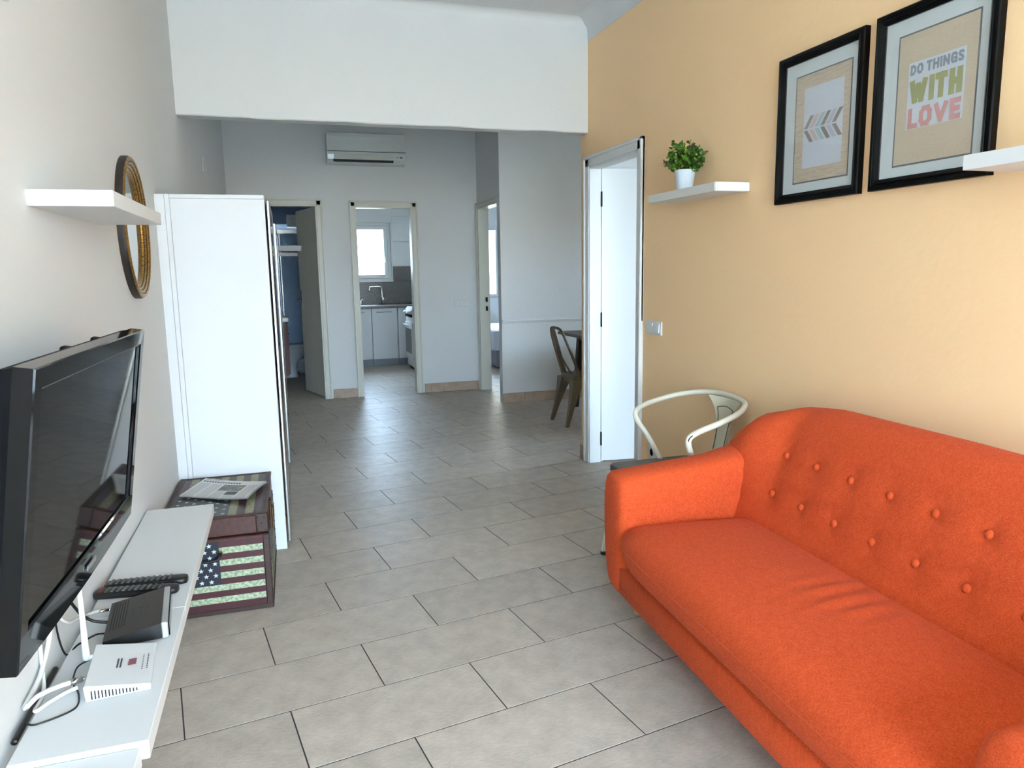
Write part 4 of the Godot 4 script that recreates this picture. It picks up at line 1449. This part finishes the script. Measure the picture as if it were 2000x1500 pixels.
func plant():
	var at = Vector3(1.905, 1.707, -3.185)
	var t = thing("potted_plant", "small bushy green plant in a white metal pot on the peach wall's shelf", "plant", at)
	var st = mb(true)
	lathe(st, [Vector2(0.0, 0.0), Vector2(0.036, 0.0), Vector2(0.037, 0.003), Vector2(0.0485, 0.088), Vector2(0.0515, 0.093), Vector2(0.0515, 0.096), Vector2(0.048, 0.096), Vector2(0.045, 0.082), Vector2(0.0, 0.082)], 40)
	obj("pot", st, mat(Color(0.84, 0.87, 0.90), 0.18), t)
	var r = RandomNumberGenerator.new(); r.seed = 33
	var greens = [Color(0.20, 0.36, 0.07), Color(0.30, 0.47, 0.10), Color(0.13, 0.26, 0.06), Color(0.44, 0.56, 0.17), Color(0.30, 0.14, 0.08)]
	var lm = []
	for c in greens:
		var m = mat(c, 0.45)
		m.backlight_enabled = true; m.backlight = Color(c.r * 0.5, c.g * 0.5, c.b * 0.3)
		m.cull_mode = BaseMaterial3D.CULL_DISABLED
		lm.append(m)
	var leaf = mb()
	var lp = [Vector3(0, 0, 0), Vector3(0.0055, 0.006, 0.001), Vector3(0.0062, 0.012, 0.0015), Vector3(0.0, 0.018, 0.0), Vector3(-0.0062, 0.012, 0.0015), Vector3(-0.0055, 0.006, 0.001)]
	for k in range(1, 5): tri(leaf, lp[0], lp[k], lp[k + 1])
	leaf.generate_normals()
	var lmesh = []
	for m in lm:
		var am = leaf.commit()
		am.surface_set_material(0, m)
		lmesh.append(am)
	var stems = mb(true)
	var tips = mb()
	var more = []
	for k in 5: more.append(mb())
	var nleaf = 0
	for s in 60:
		var az = r.randf() * TAU
		var el = acos(lerp(-0.12, 1.0, r.randf()))
		var dir = Vector3(sin(el) * cos(az), cos(el), sin(el) * sin(az))
		var ln = 0.078 + r.randf() * 0.018
		if s % 9 == 0: ln *= 1.15
		var p0 = Vector3(0, 0.082, 0) + Vector3(dir.x, 0, dir.z) * 0.018
		var p1 = Vector3(0, 0.135, 0) + Vector3(dir.x * 1.02, dir.y * 0.95, dir.z * 1.02) * ln
		tube(stems, [p0, p0.lerp(p1, 0.5) + Vector3(0, 0.004, 0), p1], 0.0011, 5, 0.0007)
		for l in 15:
			var f = lerp(0.35, 1.02, l / 14.0)
			var p = p0.lerp(p1, f)
			var side = Vector3(r.randf() - 0.5, r.randf() - 0.5, r.randf() - 0.5).normalized()
			var d = (dir * 0.8 + side).normalized()
			var u = d.cross(Vector3(r.randf() - 0.5, 0.2, r.randf() - 0.5)).normalized()
			var k = r.randi() % 4
			if f > 0.93 and s % 4 == 0: k = 4
			var sc = 0.85 + r.randf() * 0.5
			var bs = Basis(u, d, u.cross(d)).scaled_local(Vector3(sc, sc, sc))
			if f > 0.8 and nleaf < 280:
				var o = MeshInstance3D.new()
				o.mesh = lmesh[k]; o.name = "leaf"
				t.add_child(o, true)
				o.transform = Transform3D(bs, p)
				nleaf += 1
			else:
				XF = Transform3D(bs, p)
				for q in range(1, 5): tri(more[k], lp[0], lp[q], lp[q + 1])
				XF = Transform3D.IDENTITY
	obj("stems", stems, lm[2], t)
	for k in 5:
		var o = obj("inner_leaves", more[k], lm[k], t)
		o.set_meta("kind", "stuff")

# ---------------------------------------------------------------- white armchair behind the sofa
func armchair():
	var P = Vector3(1.66, 0, -2.8)
	var t = thing("metal_armchair", "cream metal tub armchair with a dark wooden seat behind the sofa arm", "chair", P)
	XF = Transform3D(Basis(), -P)
	var st = mb(true)
	var ring = [Vector3(1.685, 0.44, -2.99), Vector3(1.625, 0.555, -3.005), Vector3(1.575, 0.635, -3.02), Vector3(1.577, 0.672, -3.035), Vector3(1.64, 0.688, -3.085), Vector3(1.74, 0.700, -3.13), Vector3(1.86, 0.722, -3.125), Vector3(1.945, 0.738, -3.06), Vector3(1.982, 0.745, -2.95), Vector3(1.972, 0.745, -2.80), Vector3(1.925, 0.742, -2.68), Vector3(1.82, 0.728, -2.575), Vector3(1.68, 0.710, -2.505), Vector3(1.565, 0.690, -2.475), Vector3(1.522, 0.665, -2.475), Vector3(1.535, 0.615, -2.49), Vector3(1.60, 0.52, -2.54), Vector3(1.66, 0.44, -2.57)]
	tube(st, smooth_path(ring, 6), 0.0125, 14)
	obj("arm_rail", st, M.cream_metal, t)
	# worn dark edge on the outer side of the bends
	for seg in [[2, 5], [12, 16]]:
		st = mb(true)
		var pth = []
		for i in range(seg[0], seg[1]):
			var out = (ring[i] - Vector3(1.76, ring[i].y - 0.0, -2.8)).normalized()
			pth.append(ring[i] + out * 0.0095)
		tube(st, smooth_path(pth, 6), 0.0042, 6)
		obj("worn_edge", st, M.worn, t)
	# backrest plate with a pressed outline
	var rows = []
	var line_pts = [[], []]
	for i in 13:
		var f = i / 12.0
		var c = Vector3(1.862, 0.46, -2.80).lerp(Vector3(1.974, 0.735, -2.862), f)
		var w = lerp(0.050, 0.052, f) + 0.075 * pow(f, 5.0)
		var row = []
		for j in 9:
			var g = j / 4.0 - 1.0
			var bow = -0.035 * pow(abs(g), 2.0) * pow(f, 3.0)
			row.append(c + Vector3(bow, 0, g * w))
		rows.append(row)
		if f > 0.1 and f < 0.86:
			line_pts[0].append(row[1] + Vector3(-0.003, 0, 0)); line_pts[1].append(row[7] + Vector3(-0.003, 0, 0))
	st = mb(true)
	sheet(st, rows, Vector3(-1, 0.2, 0))
	var back = []
	for row in rows:
		var b = []
		for p in row: b.append(p + Vector3(0.004, 0, 0))
		back.append(b)
	sheet(st, back, Vector3(1, -0.2, 0))
	var bp = obj("back_plate", st, mat(Color(0.80, 0.77, 0.66), 0.4), t)
	st = mb(true)
	for l in line_pts: tube(st, l, 0.0016, 5)
	tube(st, smooth_path([line_pts[0][-1], line_pts[0][-1].lerp(line_pts[1][-1], 0.5) + Vector3(0.004, 0.012, 0), line_pts[1][-1]], 5), 0.0016, 5)
	obj("pressed_line", st, M.worn, bp)
	# seat
	var poly = PackedVector2Array()
	for c in [[Vector2(1.455, -2.955), PI], [Vector2(1.80, -2.955), -PI / 2], [Vector2(1.80, -2.635), 0.0], [Vector2(1.455, -2.635), PI / 2]]:
		for k in 6:
			var a = c[1] + k / 5.0 * PI / 2
			poly.append(c[0] + Vector2(cos(a), sin(a)) * 0.045)
	st = mb()
	prism(st, poly, 0.420, 0.447, 0.006)
	prism(st, poly, 0.420, 0.421)
	obj("seat", st, M.dark_wood, t)
	st = mb()
	var p2 = PackedVector2Array()
	for p in poly: p2.append((p - Vector2(1.63, -2.795)) * 0.93 + Vector2(1.63, -2.795))
	prism(st, p2, 0.375, 0.4195)
	obj("seat_apron", st, M.cream_metal, t)
	for q in [[Vector3(1.47, 0.40, -2.955), Vector3(1.402, 0.0, -3.01)], [Vector3(1.47, 0.40, -2.635), Vector3(1.402, 0.0, -2.58)], [Vector3(1.80, 0.40, -2.955), Vector3(1.87, 0.0, -3.02)], [Vector3(1.80, 0.40, -2.635), Vector3(1.87, 0.0, -2.57)]]:
		st = mb()
		var a = q[0]
		var b = q[1]
		var r = []
		for e in [[a, 0.034], [a.lerp(b, 0.5), 0.022], [b + Vector3(0, 0.012, 0), 0.013]]:
			r.append([e[0] + Vector3(e[1], 0, e[1] * 0.6), e[0] + Vector3(-e[1], 0, e[1] * 0.6), e[0] + Vector3(-e[1], 0, -e[1] * 0.6), e[0] + Vector3(e[1], 0, -e[1] * 0.6)])
		loft(st, r)
		var lg = obj("leg", st, M.cream_metal, t)
		st = mb(true)
		lathe(st, [Vector2(0.0, 0.0), Vector2(0.017, 0.0), Vector2(0.016, 0.014), Vector2(0.0, 0.015)], 10, b)
		obj("foot_cap", st, M.black_plastic, lg)
	XF = Transform3D.IDENTITY

# ---------------------------------------------------------------- dining corner
func dining():
	var P = Vector3(2.52, 0, -5.87)
	var t = thing("dining_chair", "brown metal dining chair with an arched open back at the dark table", "chair", P)
	XF = Transform3D(Basis(), -P)
	var m = M.gunmetal
	# seat with pressed rim
	var poly = PackedVector2Array()
	for c in [[Vector2(2.42, -6.0), PI], [Vector2(2.66, -6.02), -PI / 2], [Vector2(2.66, -5.72), 0.0], [Vector2(2.42, -5.74), PI / 2]]:
		for k in 5:
			var a = c[1] + k / 4.0 * PI / 2
			poly.append(c[0] + Vector2(cos(a), sin(a)) * 0.045)
	var st = mb()
	prism(st, poly, 0.37, 0.435, 0.008)
	obj("seat", st, m, t)
	# back: wide sheet posts joined by a bent tube
	st = mb(true)
	tube(st, smooth_path([Vector3(2.40, 0.42, -6.035), Vector3(2.36, 0.55, -6.035), Vector3(2.31, 0.72, -6.03), Vector3(2.283, 0.815, -6.01), Vector3(2.272, 0.843, -5.96), Vector3(2.272, 0.846, -5.87), Vector3(2.275, 0.835, -5.78), Vector3(2.29, 0.79, -5.735), Vector3(2.33, 0.68, -5.715), Vector3(2.39, 0.53, -5.71), Vector3(2.42, 0.42, -5.71)], 5), 0.0125, 10)
	obj("back_rail", st, m, t)
	st = mb()
	bar(st, Vector3(2.405, 0.43, -5.99), Vector3(2.278, 0.838, -5.955), 0.075, 0.006, Vector3.RIGHT)
	obj("back_slat", st, m, t)
	st = mb()
	bar(st, Vector3(2.41, 0.43, -5.85), Vector3(2.335, 0.63, -5.985), 0.012, 0.012, Vector3.RIGHT)
	obj("back_brace", st, m, t)
	for q in [[Vector3(2.41, 0.40, -6.01), Vector3(2.30, 0, -6.05)], [Vector3(2.41, 0.40, -5.73), Vector3(2.30, 0, -5.69)], [Vector3(2.67, 0.40, -6.03), Vector3(2.74, 0, -6.08)], [Vector3(2.67, 0.40, -5.71), Vector3(2.74, 0, -5.66)]]:
		st = mb()
		var r = []
		for e in [[0.0, 0.052], [0.25, 0.036], [0.6, 0.022], [1.0, 0.014]]:
			var c = q[0].lerp(q[1], e[0])
			r.append([c + Vector3(e[1], 0, e[1]), c + Vector3(-e[1], 0, e[1]), c + Vector3(-e[1], 0, -e[1]), c + Vector3(e[1], 0, -e[1])])
		r[0] = [r[0][0] + Vector3(0, 0, 0), r[0][1], r[0][2], r[0][3]]
		loft(st, r)
		obj("leg", st, m, t)
	XF = Transform3D.IDENTITY
	P = Vector3(3.0, 0, -6.0)
	t = thing("dining_table", "dark topped dining table behind the brown metal chair", "table", P)
	one_box("table_top", Vector3(-0.42, 0.722, -0.62), Vector3(0.42, 0.75, 0.62), M.dark_wood, t, 0.004)
	one_box("apron", Vector3(-0.24, 0.66, -0.54), Vector3(0.24, 0.7215, 0.54), M.worn, t, 0.002)
	for sx in [-1.0, 1.0]:
		for sz in [-1.0, 1.0]:
			st = mb()
			var r = []
			for e in [[0.0, 0.026], [0.70, 0.030]]:
				var c = Vector3(sx * (0.26 - e[0] * 0.06), e[0], sz * (0.56 - e[0] * 0.06))
				r.append([c + Vector3(e[1], 0, e[1]), c + Vector3(-e[1], 0, e[1]), c + Vector3(-e[1], 0, -e[1]), c + Vector3(e[1], 0, -e[1])])
			loft(st, r)
			obj("leg", st, M.worn, t)

# ---------------------------------------------------------------- hall: air conditioner
func hall():
	var P = Vector3(0.962, 2.448, -8.0)
	var t = thing("air_conditioner", "white wall air conditioner above the kitchen doorway", "air conditioner", P)
	var m = mat(Color(0.86, 0.87, 0.85), 0.14)
	var prof = [Vector2(0.0, 0.0), Vector2(0.14, 0.008), Vector2(0.185, 0.035), Vector2(0.205, 0.085), Vector2(0.205, 0.112)]
	var hw = 0.40
	var rings = []
	for x in [-hw, -hw + 0.006, hw - 0.006, hw]:
		var k = 0.985 if abs(x) >= hw else 1.0
		var r = []
		for p in [Vector2(0, 0.006), Vector2(0.13, 0.008), Vector2(0.165, 0.018), Vector2(0.19, 0.045), Vector2(0.198, 0.09), Vector2(0.198, 0.118), Vector2(0.19, 0.120), Vector2(0, 0.121)]:
			r.append(Vector3(x, p.y, p.x * k))
		rings.append(r)
	var st = mb()
	loft(st, rings)
	obj("lower_body", st, m, t)
	rings = []
	for x in [-hw, -hw + 0.006, hw - 0.006, hw]:
		var k = 0.985 if abs(x) >= hw else 1.0
		var r = []
		for p in [Vector2(0, 0.124), Vector2(0.196, 0.124), Vector2(0.203, 0.128), Vector2(0.202, 0.20), Vector2(0.196, 0.27), Vector2(0.186, 0.303), Vector2(0.17, 0.308), Vector2(0, 0.308)]:
			r.append(Vector3(x, p.y, p.x * k))
		rings.append(r)
	st = mb()
	loft(st, rings)
	obj("front_panel", st, m, t)
	# louvre flap standing off over the dark outlet
	st = mb()
	box(st, Vector3(-0.340, 0.020, 0.150), Vector3(0.268, 0.098, 0.1905), 0.0)
	obj("air_outlet", st, M.dark, t)
	st = mb()
	var a = [Vector3(-0.332, 0.043, 0.199), Vector3(-0.332, 0.060, 0.205), Vector3(-0.332, 0.086, 0.206), Vector3(-0.332, 0.097, 0.204), Vector3(-0.332, 0.097, 0.198), Vector3(-0.332, 0.043, 0.192)]
	var b = []
	for p in a: b.append(Vector3(0.262, p.y, p.z))
	loft(st, [a, b])
	obj("louvre", st, mat(Color(0.82, 0.82, 0.78), 0.3), t)
	st = mb()
	box(st, Vector3(0.29, 0.070, 0.196), Vector3(0.322, 0.074, 0.2005))
	box(st, Vector3(0.335, 0.066, 0.196), Vector3(0.362, 0.078, 0.2005))
	obj("display_window", st, mat(Color(0.25, 0.26, 0.26), 0.4), t)

# ---------------------------------------------------------------- kitchen
func kitchen():
	var granite = mat(Color(1, 1, 1), 0.3)
	var n1 = noise_img(256, 0.25, 101, 3)
	var n2 = noise_img(256, 0.5, 102, 2)
	var im = Image.create(256, 256, false, Image.FORMAT_RGB8)
	for y in 256:
		for x in 256:
			var v = clamp(0.5 + (n1.get_pixel(x, y).r - 0.5) * 1.6 + (n2.get_pixel(x, y).r - 0.5) * 1.2, 0, 1)
			im.set_pixel(x, y, Color(0.13, 0.125, 0.12).lerp(Color(0.60, 0.57, 0.54), v))
	granite.albedo_texture = tex(im); tri_map(granite, 1.2)
	var g = "white kitchen base units"
	for q in [[0.645, 1.262, "white kitchen base unit under the left part of the worktop"], [1.266, 1.638, "white kitchen base unit below the window"], [1.642, 2.16, "white corner base unit next to the cooker"]]:
		var t = thing("base_unit", q[2], "cabinet", Vector3(q[0], 0, -10.6), 0.0, g)
		var w = q[1] - q[0]
		one_box("carcass", Vector3(0, 0.10, -0.595), Vector3(w, 0.838, -0.02), M.white, t, 0.001)
		var d = one_box("door", Vector3(0.003, 0.105, -0.02), Vector3(w - 0.003, 0.835, 0.0), M.white, t, 0.002)
		if q[0] < 1.6:
			var st = mb(true)
			var hx = w - 0.32 if q[0] < 1.0 else 0.07
			tube(st, [Vector3(hx, 0.785, 0.022), Vector3(hx + 0.22, 0.785, 0.022)], 0.006, 8)
			tube(st, [Vector3(hx + 0.02, 0.785, 0.0), Vector3(hx + 0.02, 0.785, 0.022)], 0.004, 6)
			tube(st, [Vector3(hx + 0.20, 0.785, 0.0), Vector3(hx + 0.20, 0.785, 0.022)], 0.004, 6)
			obj("handle", st, M.alu, d)
		one_box("plinth", Vector3(0, 0.0, -0.5), Vector3(w, 0.098, 0.0 - 0.035), mat(Color(0.45, 0.47, 0.49), 0.4), t, 0.001)
	var t = thing("worktop", "speckled granite kitchen worktop along the window wall", "worktop", Vector3(0.645, 0.84, -11.195))
	one_box("slab", Vector3(0, 0, 0), Vector3(1.515, 0.032, 0.625), granite, t, 0.004)
	t = thing("backsplash", "grey speckled granite backsplash behind the sink", "backsplash", Vector3(0.645, 0.8725, -11.199))
	one_box("panel", Vector3(0, 0, 0), Vector3(1.515, 0.335, 0.012), granite, t, 0.001)
	one_box("panel", Vector3(1.045, 0.3355, 0), Vector3(1.515, 0.565, 0.012), granite, t, 0.001)
	# white wall tiles beside the window
	var wt = thing("wall_tiles", "white wall tiles beside the kitchen window", "tiles", Vector3(1.69, 1.44, -11.199))
	for r in 3:
		one_box("tile", Vector3(0.003, r * 0.37 + 0.002, 0), Vector3(0.468, r * 0.37 + 0.366, 0.008), M.white_gloss, wt, 0.002)
	# sink and taps
	t = thing("kitchen_tap", "tall chrome kitchen tap with an angular spout under the window", "tap", Vector3(1.50, 0.8725, -11.06))
	var st = mb(true)
	lathe(st, [Vector2(0.0, 0.0), Vector2(0.026, 0.0), Vector2(0.024, 0.10), Vector2(0.020, 0.115), Vector2(0.0, 0.115)], 18)
	obj("base", st, M.chrome, t)
	st = mb(true)
	tube(st, smooth_path([Vector3(-0.01, 0.10, 0), Vector3(-0.012, 0.225, 0), Vector3(-0.016, 0.255, 0.003), Vector3(-0.04, 0.262, 0.008), Vector3(-0.17, 0.262, 0.05), Vector3(-0.195, 0.255, 0.058), Vector3(-0.20, 0.215, 0.06)], 5), 0.011, 10)
	obj("spout", st, M.chrome, t)
	st = mb(true)
	tube(st, [Vector3(0.02, 0.07, 0), Vector3(0.05, 0.09, 0.0)], 0.008, 8)
	obj("lever", st, M.chrome, t)
	t = thing("side_tap", "short curved chrome tap at the left of the sink", "tap", Vector3(1.165, 0.8725, -11.0))
	st = mb(true)
	tube(st, smooth_path([Vector3(0, 0, 0), Vector3(0, 0.05, 0), Vector3(0.01, 0.075, 0), Vector3(0.035, 0.08, 0), Vector3(0.042, 0.055, 0)], 5), 0.010, 8)
	obj("spout", st, M.chrome, t)
	t = thing("kitchen_sink", "steel sink set into the granite worktop", "sink", Vector3(1.16, 0.8722, -10.9))
	st = mb()
	box(st, Vector3(-0.22, 0, -0.06), Vector3(0.20, 0.004, 0.22), 0.001)
	obj("rim", st, M.alu, t)
	# cooker on the right
	t = thing("cooker", "white cooker with a dark glass oven door at the right of the kitchen", "cooker", Vector3(1.715, 0, -10.03))
	one_box("body", Vector3(0, 0.05, -0.29), Vector3(0.445, 0.852, 0.29), M.white, t, 0.004)
	var od = one_box("oven_door", Vector3(-0.022, 0.16, -0.27), Vector3(-0.002, 0.66, 0.27), M.white, t, 0.004)
	one_box("oven_glass", Vector3(-0.0245, 0.24, -0.22), Vector3(-0.0215, 0.58, 0.22), M.black_gloss, od, 0.001)
	st = mb(true)
	tube(st, [Vector3(-0.05, 0.625, -0.22), Vector3(-0.05, 0.625, 0.22)], 0.009, 8)
	obj("handle", st, M.alu, od)
	for k in 5:
		st = mb(true)
		XF = Transform3D(Basis(Vector3(0, 0, 1), PI / 2), Vector3(-0.001, 0.755, -0.2 + k * 0.1))
		lathe(st, [Vector2(0.0, 0.0), Vector2(0.02, 0.0), Vector2(0.017, 0.024), Vector2(0.0, 0.025)], 12)
		XF = Transform3D.IDENTITY
		obj("knob", st, M.black_plastic, t)
	one_box("foot_panel", Vector3(0.03, 0.0, -0.27), Vector3(0.34, 0.05, 0.27), M.dark, t, 0.001)
	one_box("hob", Vector3(0.01, 0.852, -0.27), Vector3(0.35, 0.858, 0.27), M.black_gloss, t, 0.001)
	t = thing("tea_towel", "crumpled white tea towel on the front corner of the cooker", "towel", Vector3(1.715, 0.859, -10.03))
	st = mb(true)
	var rows = []
	for i in 13:
		var row = []
		for j in 17:
			var u = i / 12.0
			var v = j / 16.0
			var x = lerp(-0.05, 0.20, u)
			var y = 0.008 + 0.012 * sin(u * 9.0 + v * 6.0) * sin(v * 11.0)
			if x < -0.005: y = -0.02 - 0.03 * (1.0 - u) + 0.01 * sin(v * 14.0)
			row.append(Vector3(min(x, 0.2) - (0.012 if x < -0.005 else 0.0), max(y, -0.06) + (0.002 if x >= -0.005 else 0.0), lerp(-0.24, 0.24, v)))
		rows.append(row)
	sheet(st, rows, Vector3(-0.3, 1, 0))
	obj("cloth", st, mat(Color(0.85, 0.85, 0.83), 0.9), t)
	t = thing("wall_cabinet", "white wall cabinet over the cooker", "cabinet", Vector3(1.86, 1.43, -10.1))
	one_box("carcass", Vector3(0.018, 0, -0.30), Vector3(0.30, 0.62, 0.30), M.white, t, 0.002)
	for s in [-1.0, 1.0]:
		var d = one_box("door", Vector3(0, 0.002, s * 0.002), Vector3(0.0175, 0.618, s * 0.298), M.white_gloss, t, 0.002)
		one_box("handle", Vector3(-0.02, 0.05, s * 0.03), Vector3(-0.001, 0.16, s * 0.04), M.alu, d, 0.002)

# ---------------------------------------------------------------- bathroom
func bathroom():
	var tile = mat(Color(0.30, 0.37, 0.45), 0.25)
	var t = thing("bathroom_panelling", "blue-grey tiled wall lining behind the toilet", "wall tiles", Vector3(-0.43, 0, -11.19))
	for c in 2:
		for r in 5:
			var y0 = r * 0.4
			if r in [3, 4] : continue
			one_box("tile", Vector3(c * 0.495 + 0.002, y0 + 0.002, 0), Vector3(c * 0.495 + 0.493, y0 + 0.398, 0.008), tile, t, 0.002)
	var dk = mat(Color(0.17, 0.19, 0.23), 0.5)  # darker colour stands in for the unlit upper part of the wall
	for e in [[0.08, 2.1], [0.08, 2.93]]:
		pass
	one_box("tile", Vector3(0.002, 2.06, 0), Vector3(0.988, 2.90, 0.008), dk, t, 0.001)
	for y in 6:
		one_box("tile", Vector3(0.982, y * 0.42 + 0.002, 0.02), Vector3(0.988, y * 0.42 + 0.418, 1.2), tile, t, 0.001)
		one_box("tile", Vector3(0.001, y * 0.42 + 0.002, 0.02), Vector3(0.008, y * 0.42 + 0.418, 1.2), tile, t, 0.001)
	# shower screen of rippled glass
	t = thing("shower_screen", "blue-tinted rippled shower screen hanging from a rail in the bathroom", "shower screen", Vector3(-0.42, 0, -10.55))
	var rip = mat(Color(0.66, 0.76, 0.88), 0.2)
	rip.refraction_enabled = true; rip.refraction_scale = 0.03
	var im = noise_img(256, 0.05, 111, 3)
	im.convert(Image.FORMAT_RGBA8); im.bump_map_to_normal_map(5.0)
	rip.normal_enabled = true; rip.normal_texture = tex(im); rip.normal_scale = 1.0; tri_map(rip, 2.2)
	for k in 2:
		one_box("pane", Vector3(0.02 + k * 0.47, 0.06, -0.004 + k * 0.02), Vector3(0.485 + k * 0.47, 1.89, 0.002 + k * 0.02), rip, t, 0.0)
	one_box("rail", Vector3(0, 1.89, -0.02), Vector3(0.97, 1.945, 0.035), M.alu, t, 0.003)
	one_box("stile", Vector3(0.478, 0.06, 0.004), Vector3(0.492, 1.89, 0.014), M.alu, t, 0.002)
	one_box("sill", Vector3(0, 0.0, -0.03), Vector3(0.97, 0.06, 0.045), M.white, t, 0.004)
	# toilet
	t = thing("toilet", "white toilet with a closed lid in the bathroom", "toilet", Vector3(0.16, 0, -9.95))
	var cer = mat(Color(0.80, 0.82, 0.84), 0.12)
	var st = mb(true)
	var rings = []
	for q in [[0.0, 0.09, 0.105, -0.07], [0.03, 0.088, 0.10, -0.07], [0.12, 0.07, 0.082, -0.065], [0.20, 0.075, 0.092, -0.055], [0.27, 0.115, 0.14, -0.02], [0.33, 0.16, 0.20, 0.015], [0.38, 0.178, 0.228, 0.03], [0.395, 0.178, 0.23, 0.03]]:
		var ring = []
		for k in 24:
			var a = TAU * k / 24
			ring.append(Vector3(cos(a) * q[2] + q[3], q[0], sin(a) * q[1]))
		rings.append(ring)
	loft(st, rings)
	obj("bowl", st, cer, t)
	st = mb(true)
	rings = []
	for q in [[0.397, 0.98], [0.402, 1.02], [0.42, 1.02], [0.432, 0.97], [0.438, 0.6]]:
		var ring = []
		for k in 24:
			var a = TAU * k / 24
			ring.append(Vector3(0.03 + cos(a) * 0.23 * q[1], q[0], sin(a) * 0.182 * q[1]))
		rings.append(ring)
	loft(st, rings)
	obj("lid", st, cer, t)
	t = thing("bathroom_bin", "low white bin on the floor beside the toilet", "bin", Vector3(0.30, 0, -10.36))
	st = mb()
	var r0 = []
	var r1 = []
	for q in [[-1, -1], [1, -1], [1, 1], [-1, 1]]:
		r0.append(Vector3(q[0] * 0.085, 0, q[1] * 0.075)); r1.append(Vector3(q[0] * 0.10, 0.15, q[1] * 0.09))
	loft(st, [r0, r1])
	obj("tub", st, cer, t)
	one_box("lid", Vector3(-0.11, 0.152, -0.10), Vector3(0.11, 0.185, 0.10), M.white, t, 0.006)
	# vanity
	t = thing("bathroom_vanity", "reddish wooden vanity unit with a white basin", "vanity", Vector3(-0.16, 0, -9.5))
	var wood = mat(Color(0.36, 0.165, 0.095), 0.45)
	one_box("cabinet", Vector3(-0.26, 0.10, -0.22), Vector3(0.235, 0.765, 0.20), wood, t, 0.003)
	var d = one_box("door", Vector3(0.235, 0.115, -0.21), Vector3(0.253, 0.755, 0.19), wood, t, 0.002)
	st = mb(true)
	lathe_dome(st, Vector3(0.254, 0.62, 0.14), Vector3.RIGHT, 0.016)
	obj("knob", st, M.chrome, d)
	one_box("basin", Vector3(-0.265, 0.766, -0.24), Vector3(0.27, 0.825, 0.22), cer, t, 0.01)
	one_box("foot", Vector3(-0.24, 0, -0.2), Vector3(0.2, 0.10, 0.17), M.dark, t, 0.002)
	# shelf with a tube lamp below, and the heater over the shower
	t = thing("bathroom_shelf", "white shelf with a rounded bar below it in the bathroom doorway", "shelf", Vector3(-0.43, 1.592, -8.40))
	one_box("board", Vector3(0, 0, -0.07), Vector3(0.70, 0.058, 0.07), M.white, t, 0.006)
	st = mb(true)
	tube(st, [Vector3(0, -0.035, 0.0), Vector3(0.66, -0.035, 0.0)], 0.02, 12)
	obj("bar", st, M.white_gloss, t)
	st = mb(true)
	for k in 4: lathe_dome(st, Vector3(0.70, 0.012 + 0.012 * k, -0.04 + 0.03 * k), Vector3.RIGHT, 0.018)
	obj("end_stop", st, mat(Color(0.82, 0.77, 0.70), 0.6), t)
	t = thing("water_heater", "small white electric heater box above the shower screen", "heater", Vector3(0.25, 1.98, -10.62))
	one_box("case", Vector3(-0.075, 0, -0.05), Vector3(0.10, 0.17, 0.06), M.white, t, 0.008)
	one_box("front_plate", Vector3(-0.03, 0.02, 0.06), Vector3(0.06, 0.13, 0.068), M.shelf_edge, t, 0.004)

# ---------------------------------------------------------------- far bedroom
func bedroom():
	var t = thing("bed", "bed with a white cover hanging over its side in the far bedroom", "bed", Vector3(3.55, 0, -10.2))
	one_box("base", Vector3(-0.74, 0.02, -0.72), Vector3(0.80, 0.26, 0.66), mat(Color(0.50, 0.50, 0.56), 0.8), t, 0.01)
	one_box("mattress", Vector3(-0.76, 0.262, -0.74), Vector3(0.82, 0.50, 0.68), M.white, t, 0.03)
	var st = mb(true)
	var rows = []
	for i in 41:
		var u = i / 40.0
		var row = []
		var z = lerp(-0.76, 0.72, u)
		for k in 12:
			var f = k / 11.0
			var wv = 0.008 * sin(u * 60.0) * f
			row.append(Vector3(-0.775 - 0.02 * f - wv, lerp(0.52, 0.27, f), z))
		row.reverse()
		row.append(Vector3(-0.76, 0.528, z))
		row.append(Vector3(-0.70, 0.532, z))
		row.append(Vector3(0.82, 0.532, z))
		rows.append(row)
	sheet(st, rows, Vector3(-1, 1, 0))
	var rows2 = []
	for i in 41:
		var u = i / 40.0
		var row = []
		var x = lerp(-0.79, 0.82, u)
		for k in 8:
			var f = k / 7.0
			row.append(Vector3(x, lerp(0.53, 0.27, f), 0.72 + 0.02 * f + 0.008 * sin(u * 66.0) * f))
		rows2.append(row)
	sheet(st, rows2, Vector3(0, 0.2, 1))
	var cov = mat(Color(0.86, 0.88, 0.93), 0.9)
	cov.cull_mode = BaseMaterial3D.CULL_DISABLED
	obj("cover", st, cov, t)

# ---------------------------------------------------------------- outside
func outside():
	var st = mb()
	box(st, Vector3(-40, -3.4, 40), Vector3(45, -3.2, -50))
	struct("ground", st, mat(Color(0.74, 0.73, 0.70), 0.9), "pale paved ground outside the flat", "ground")
	var t = thing("neighbour_building", "pale ochre building seen through the far bedroom window", "building", Vector3(7.6, -3.2, -19.0))
	one_box("wall", Vector3(-2.25, 0, -3), Vector3(6, 9.5, 0), mat(Color(0.86, 0.76, 0.64), 0.9), t, 0.0)
	var wm = mat(Color(0.45, 0.42, 0.38), 0.3)
	for r in 3:
		for c in 4:
			one_box("window", Vector3(-1.7 + c * 1.9, 1.2 + r * 2.8, 0.001), Vector3(-0.8 + c * 1.9, 2.7 + r * 2.8, 0.05), wm, t, 0.01)
	one_box("cornice", Vector3(-2.4, 9.5, -3.1), Vector3(6.1, 9.75, 0.15), mat(Color(0.80, 0.74, 0.66), 0.9), t, 0.02)
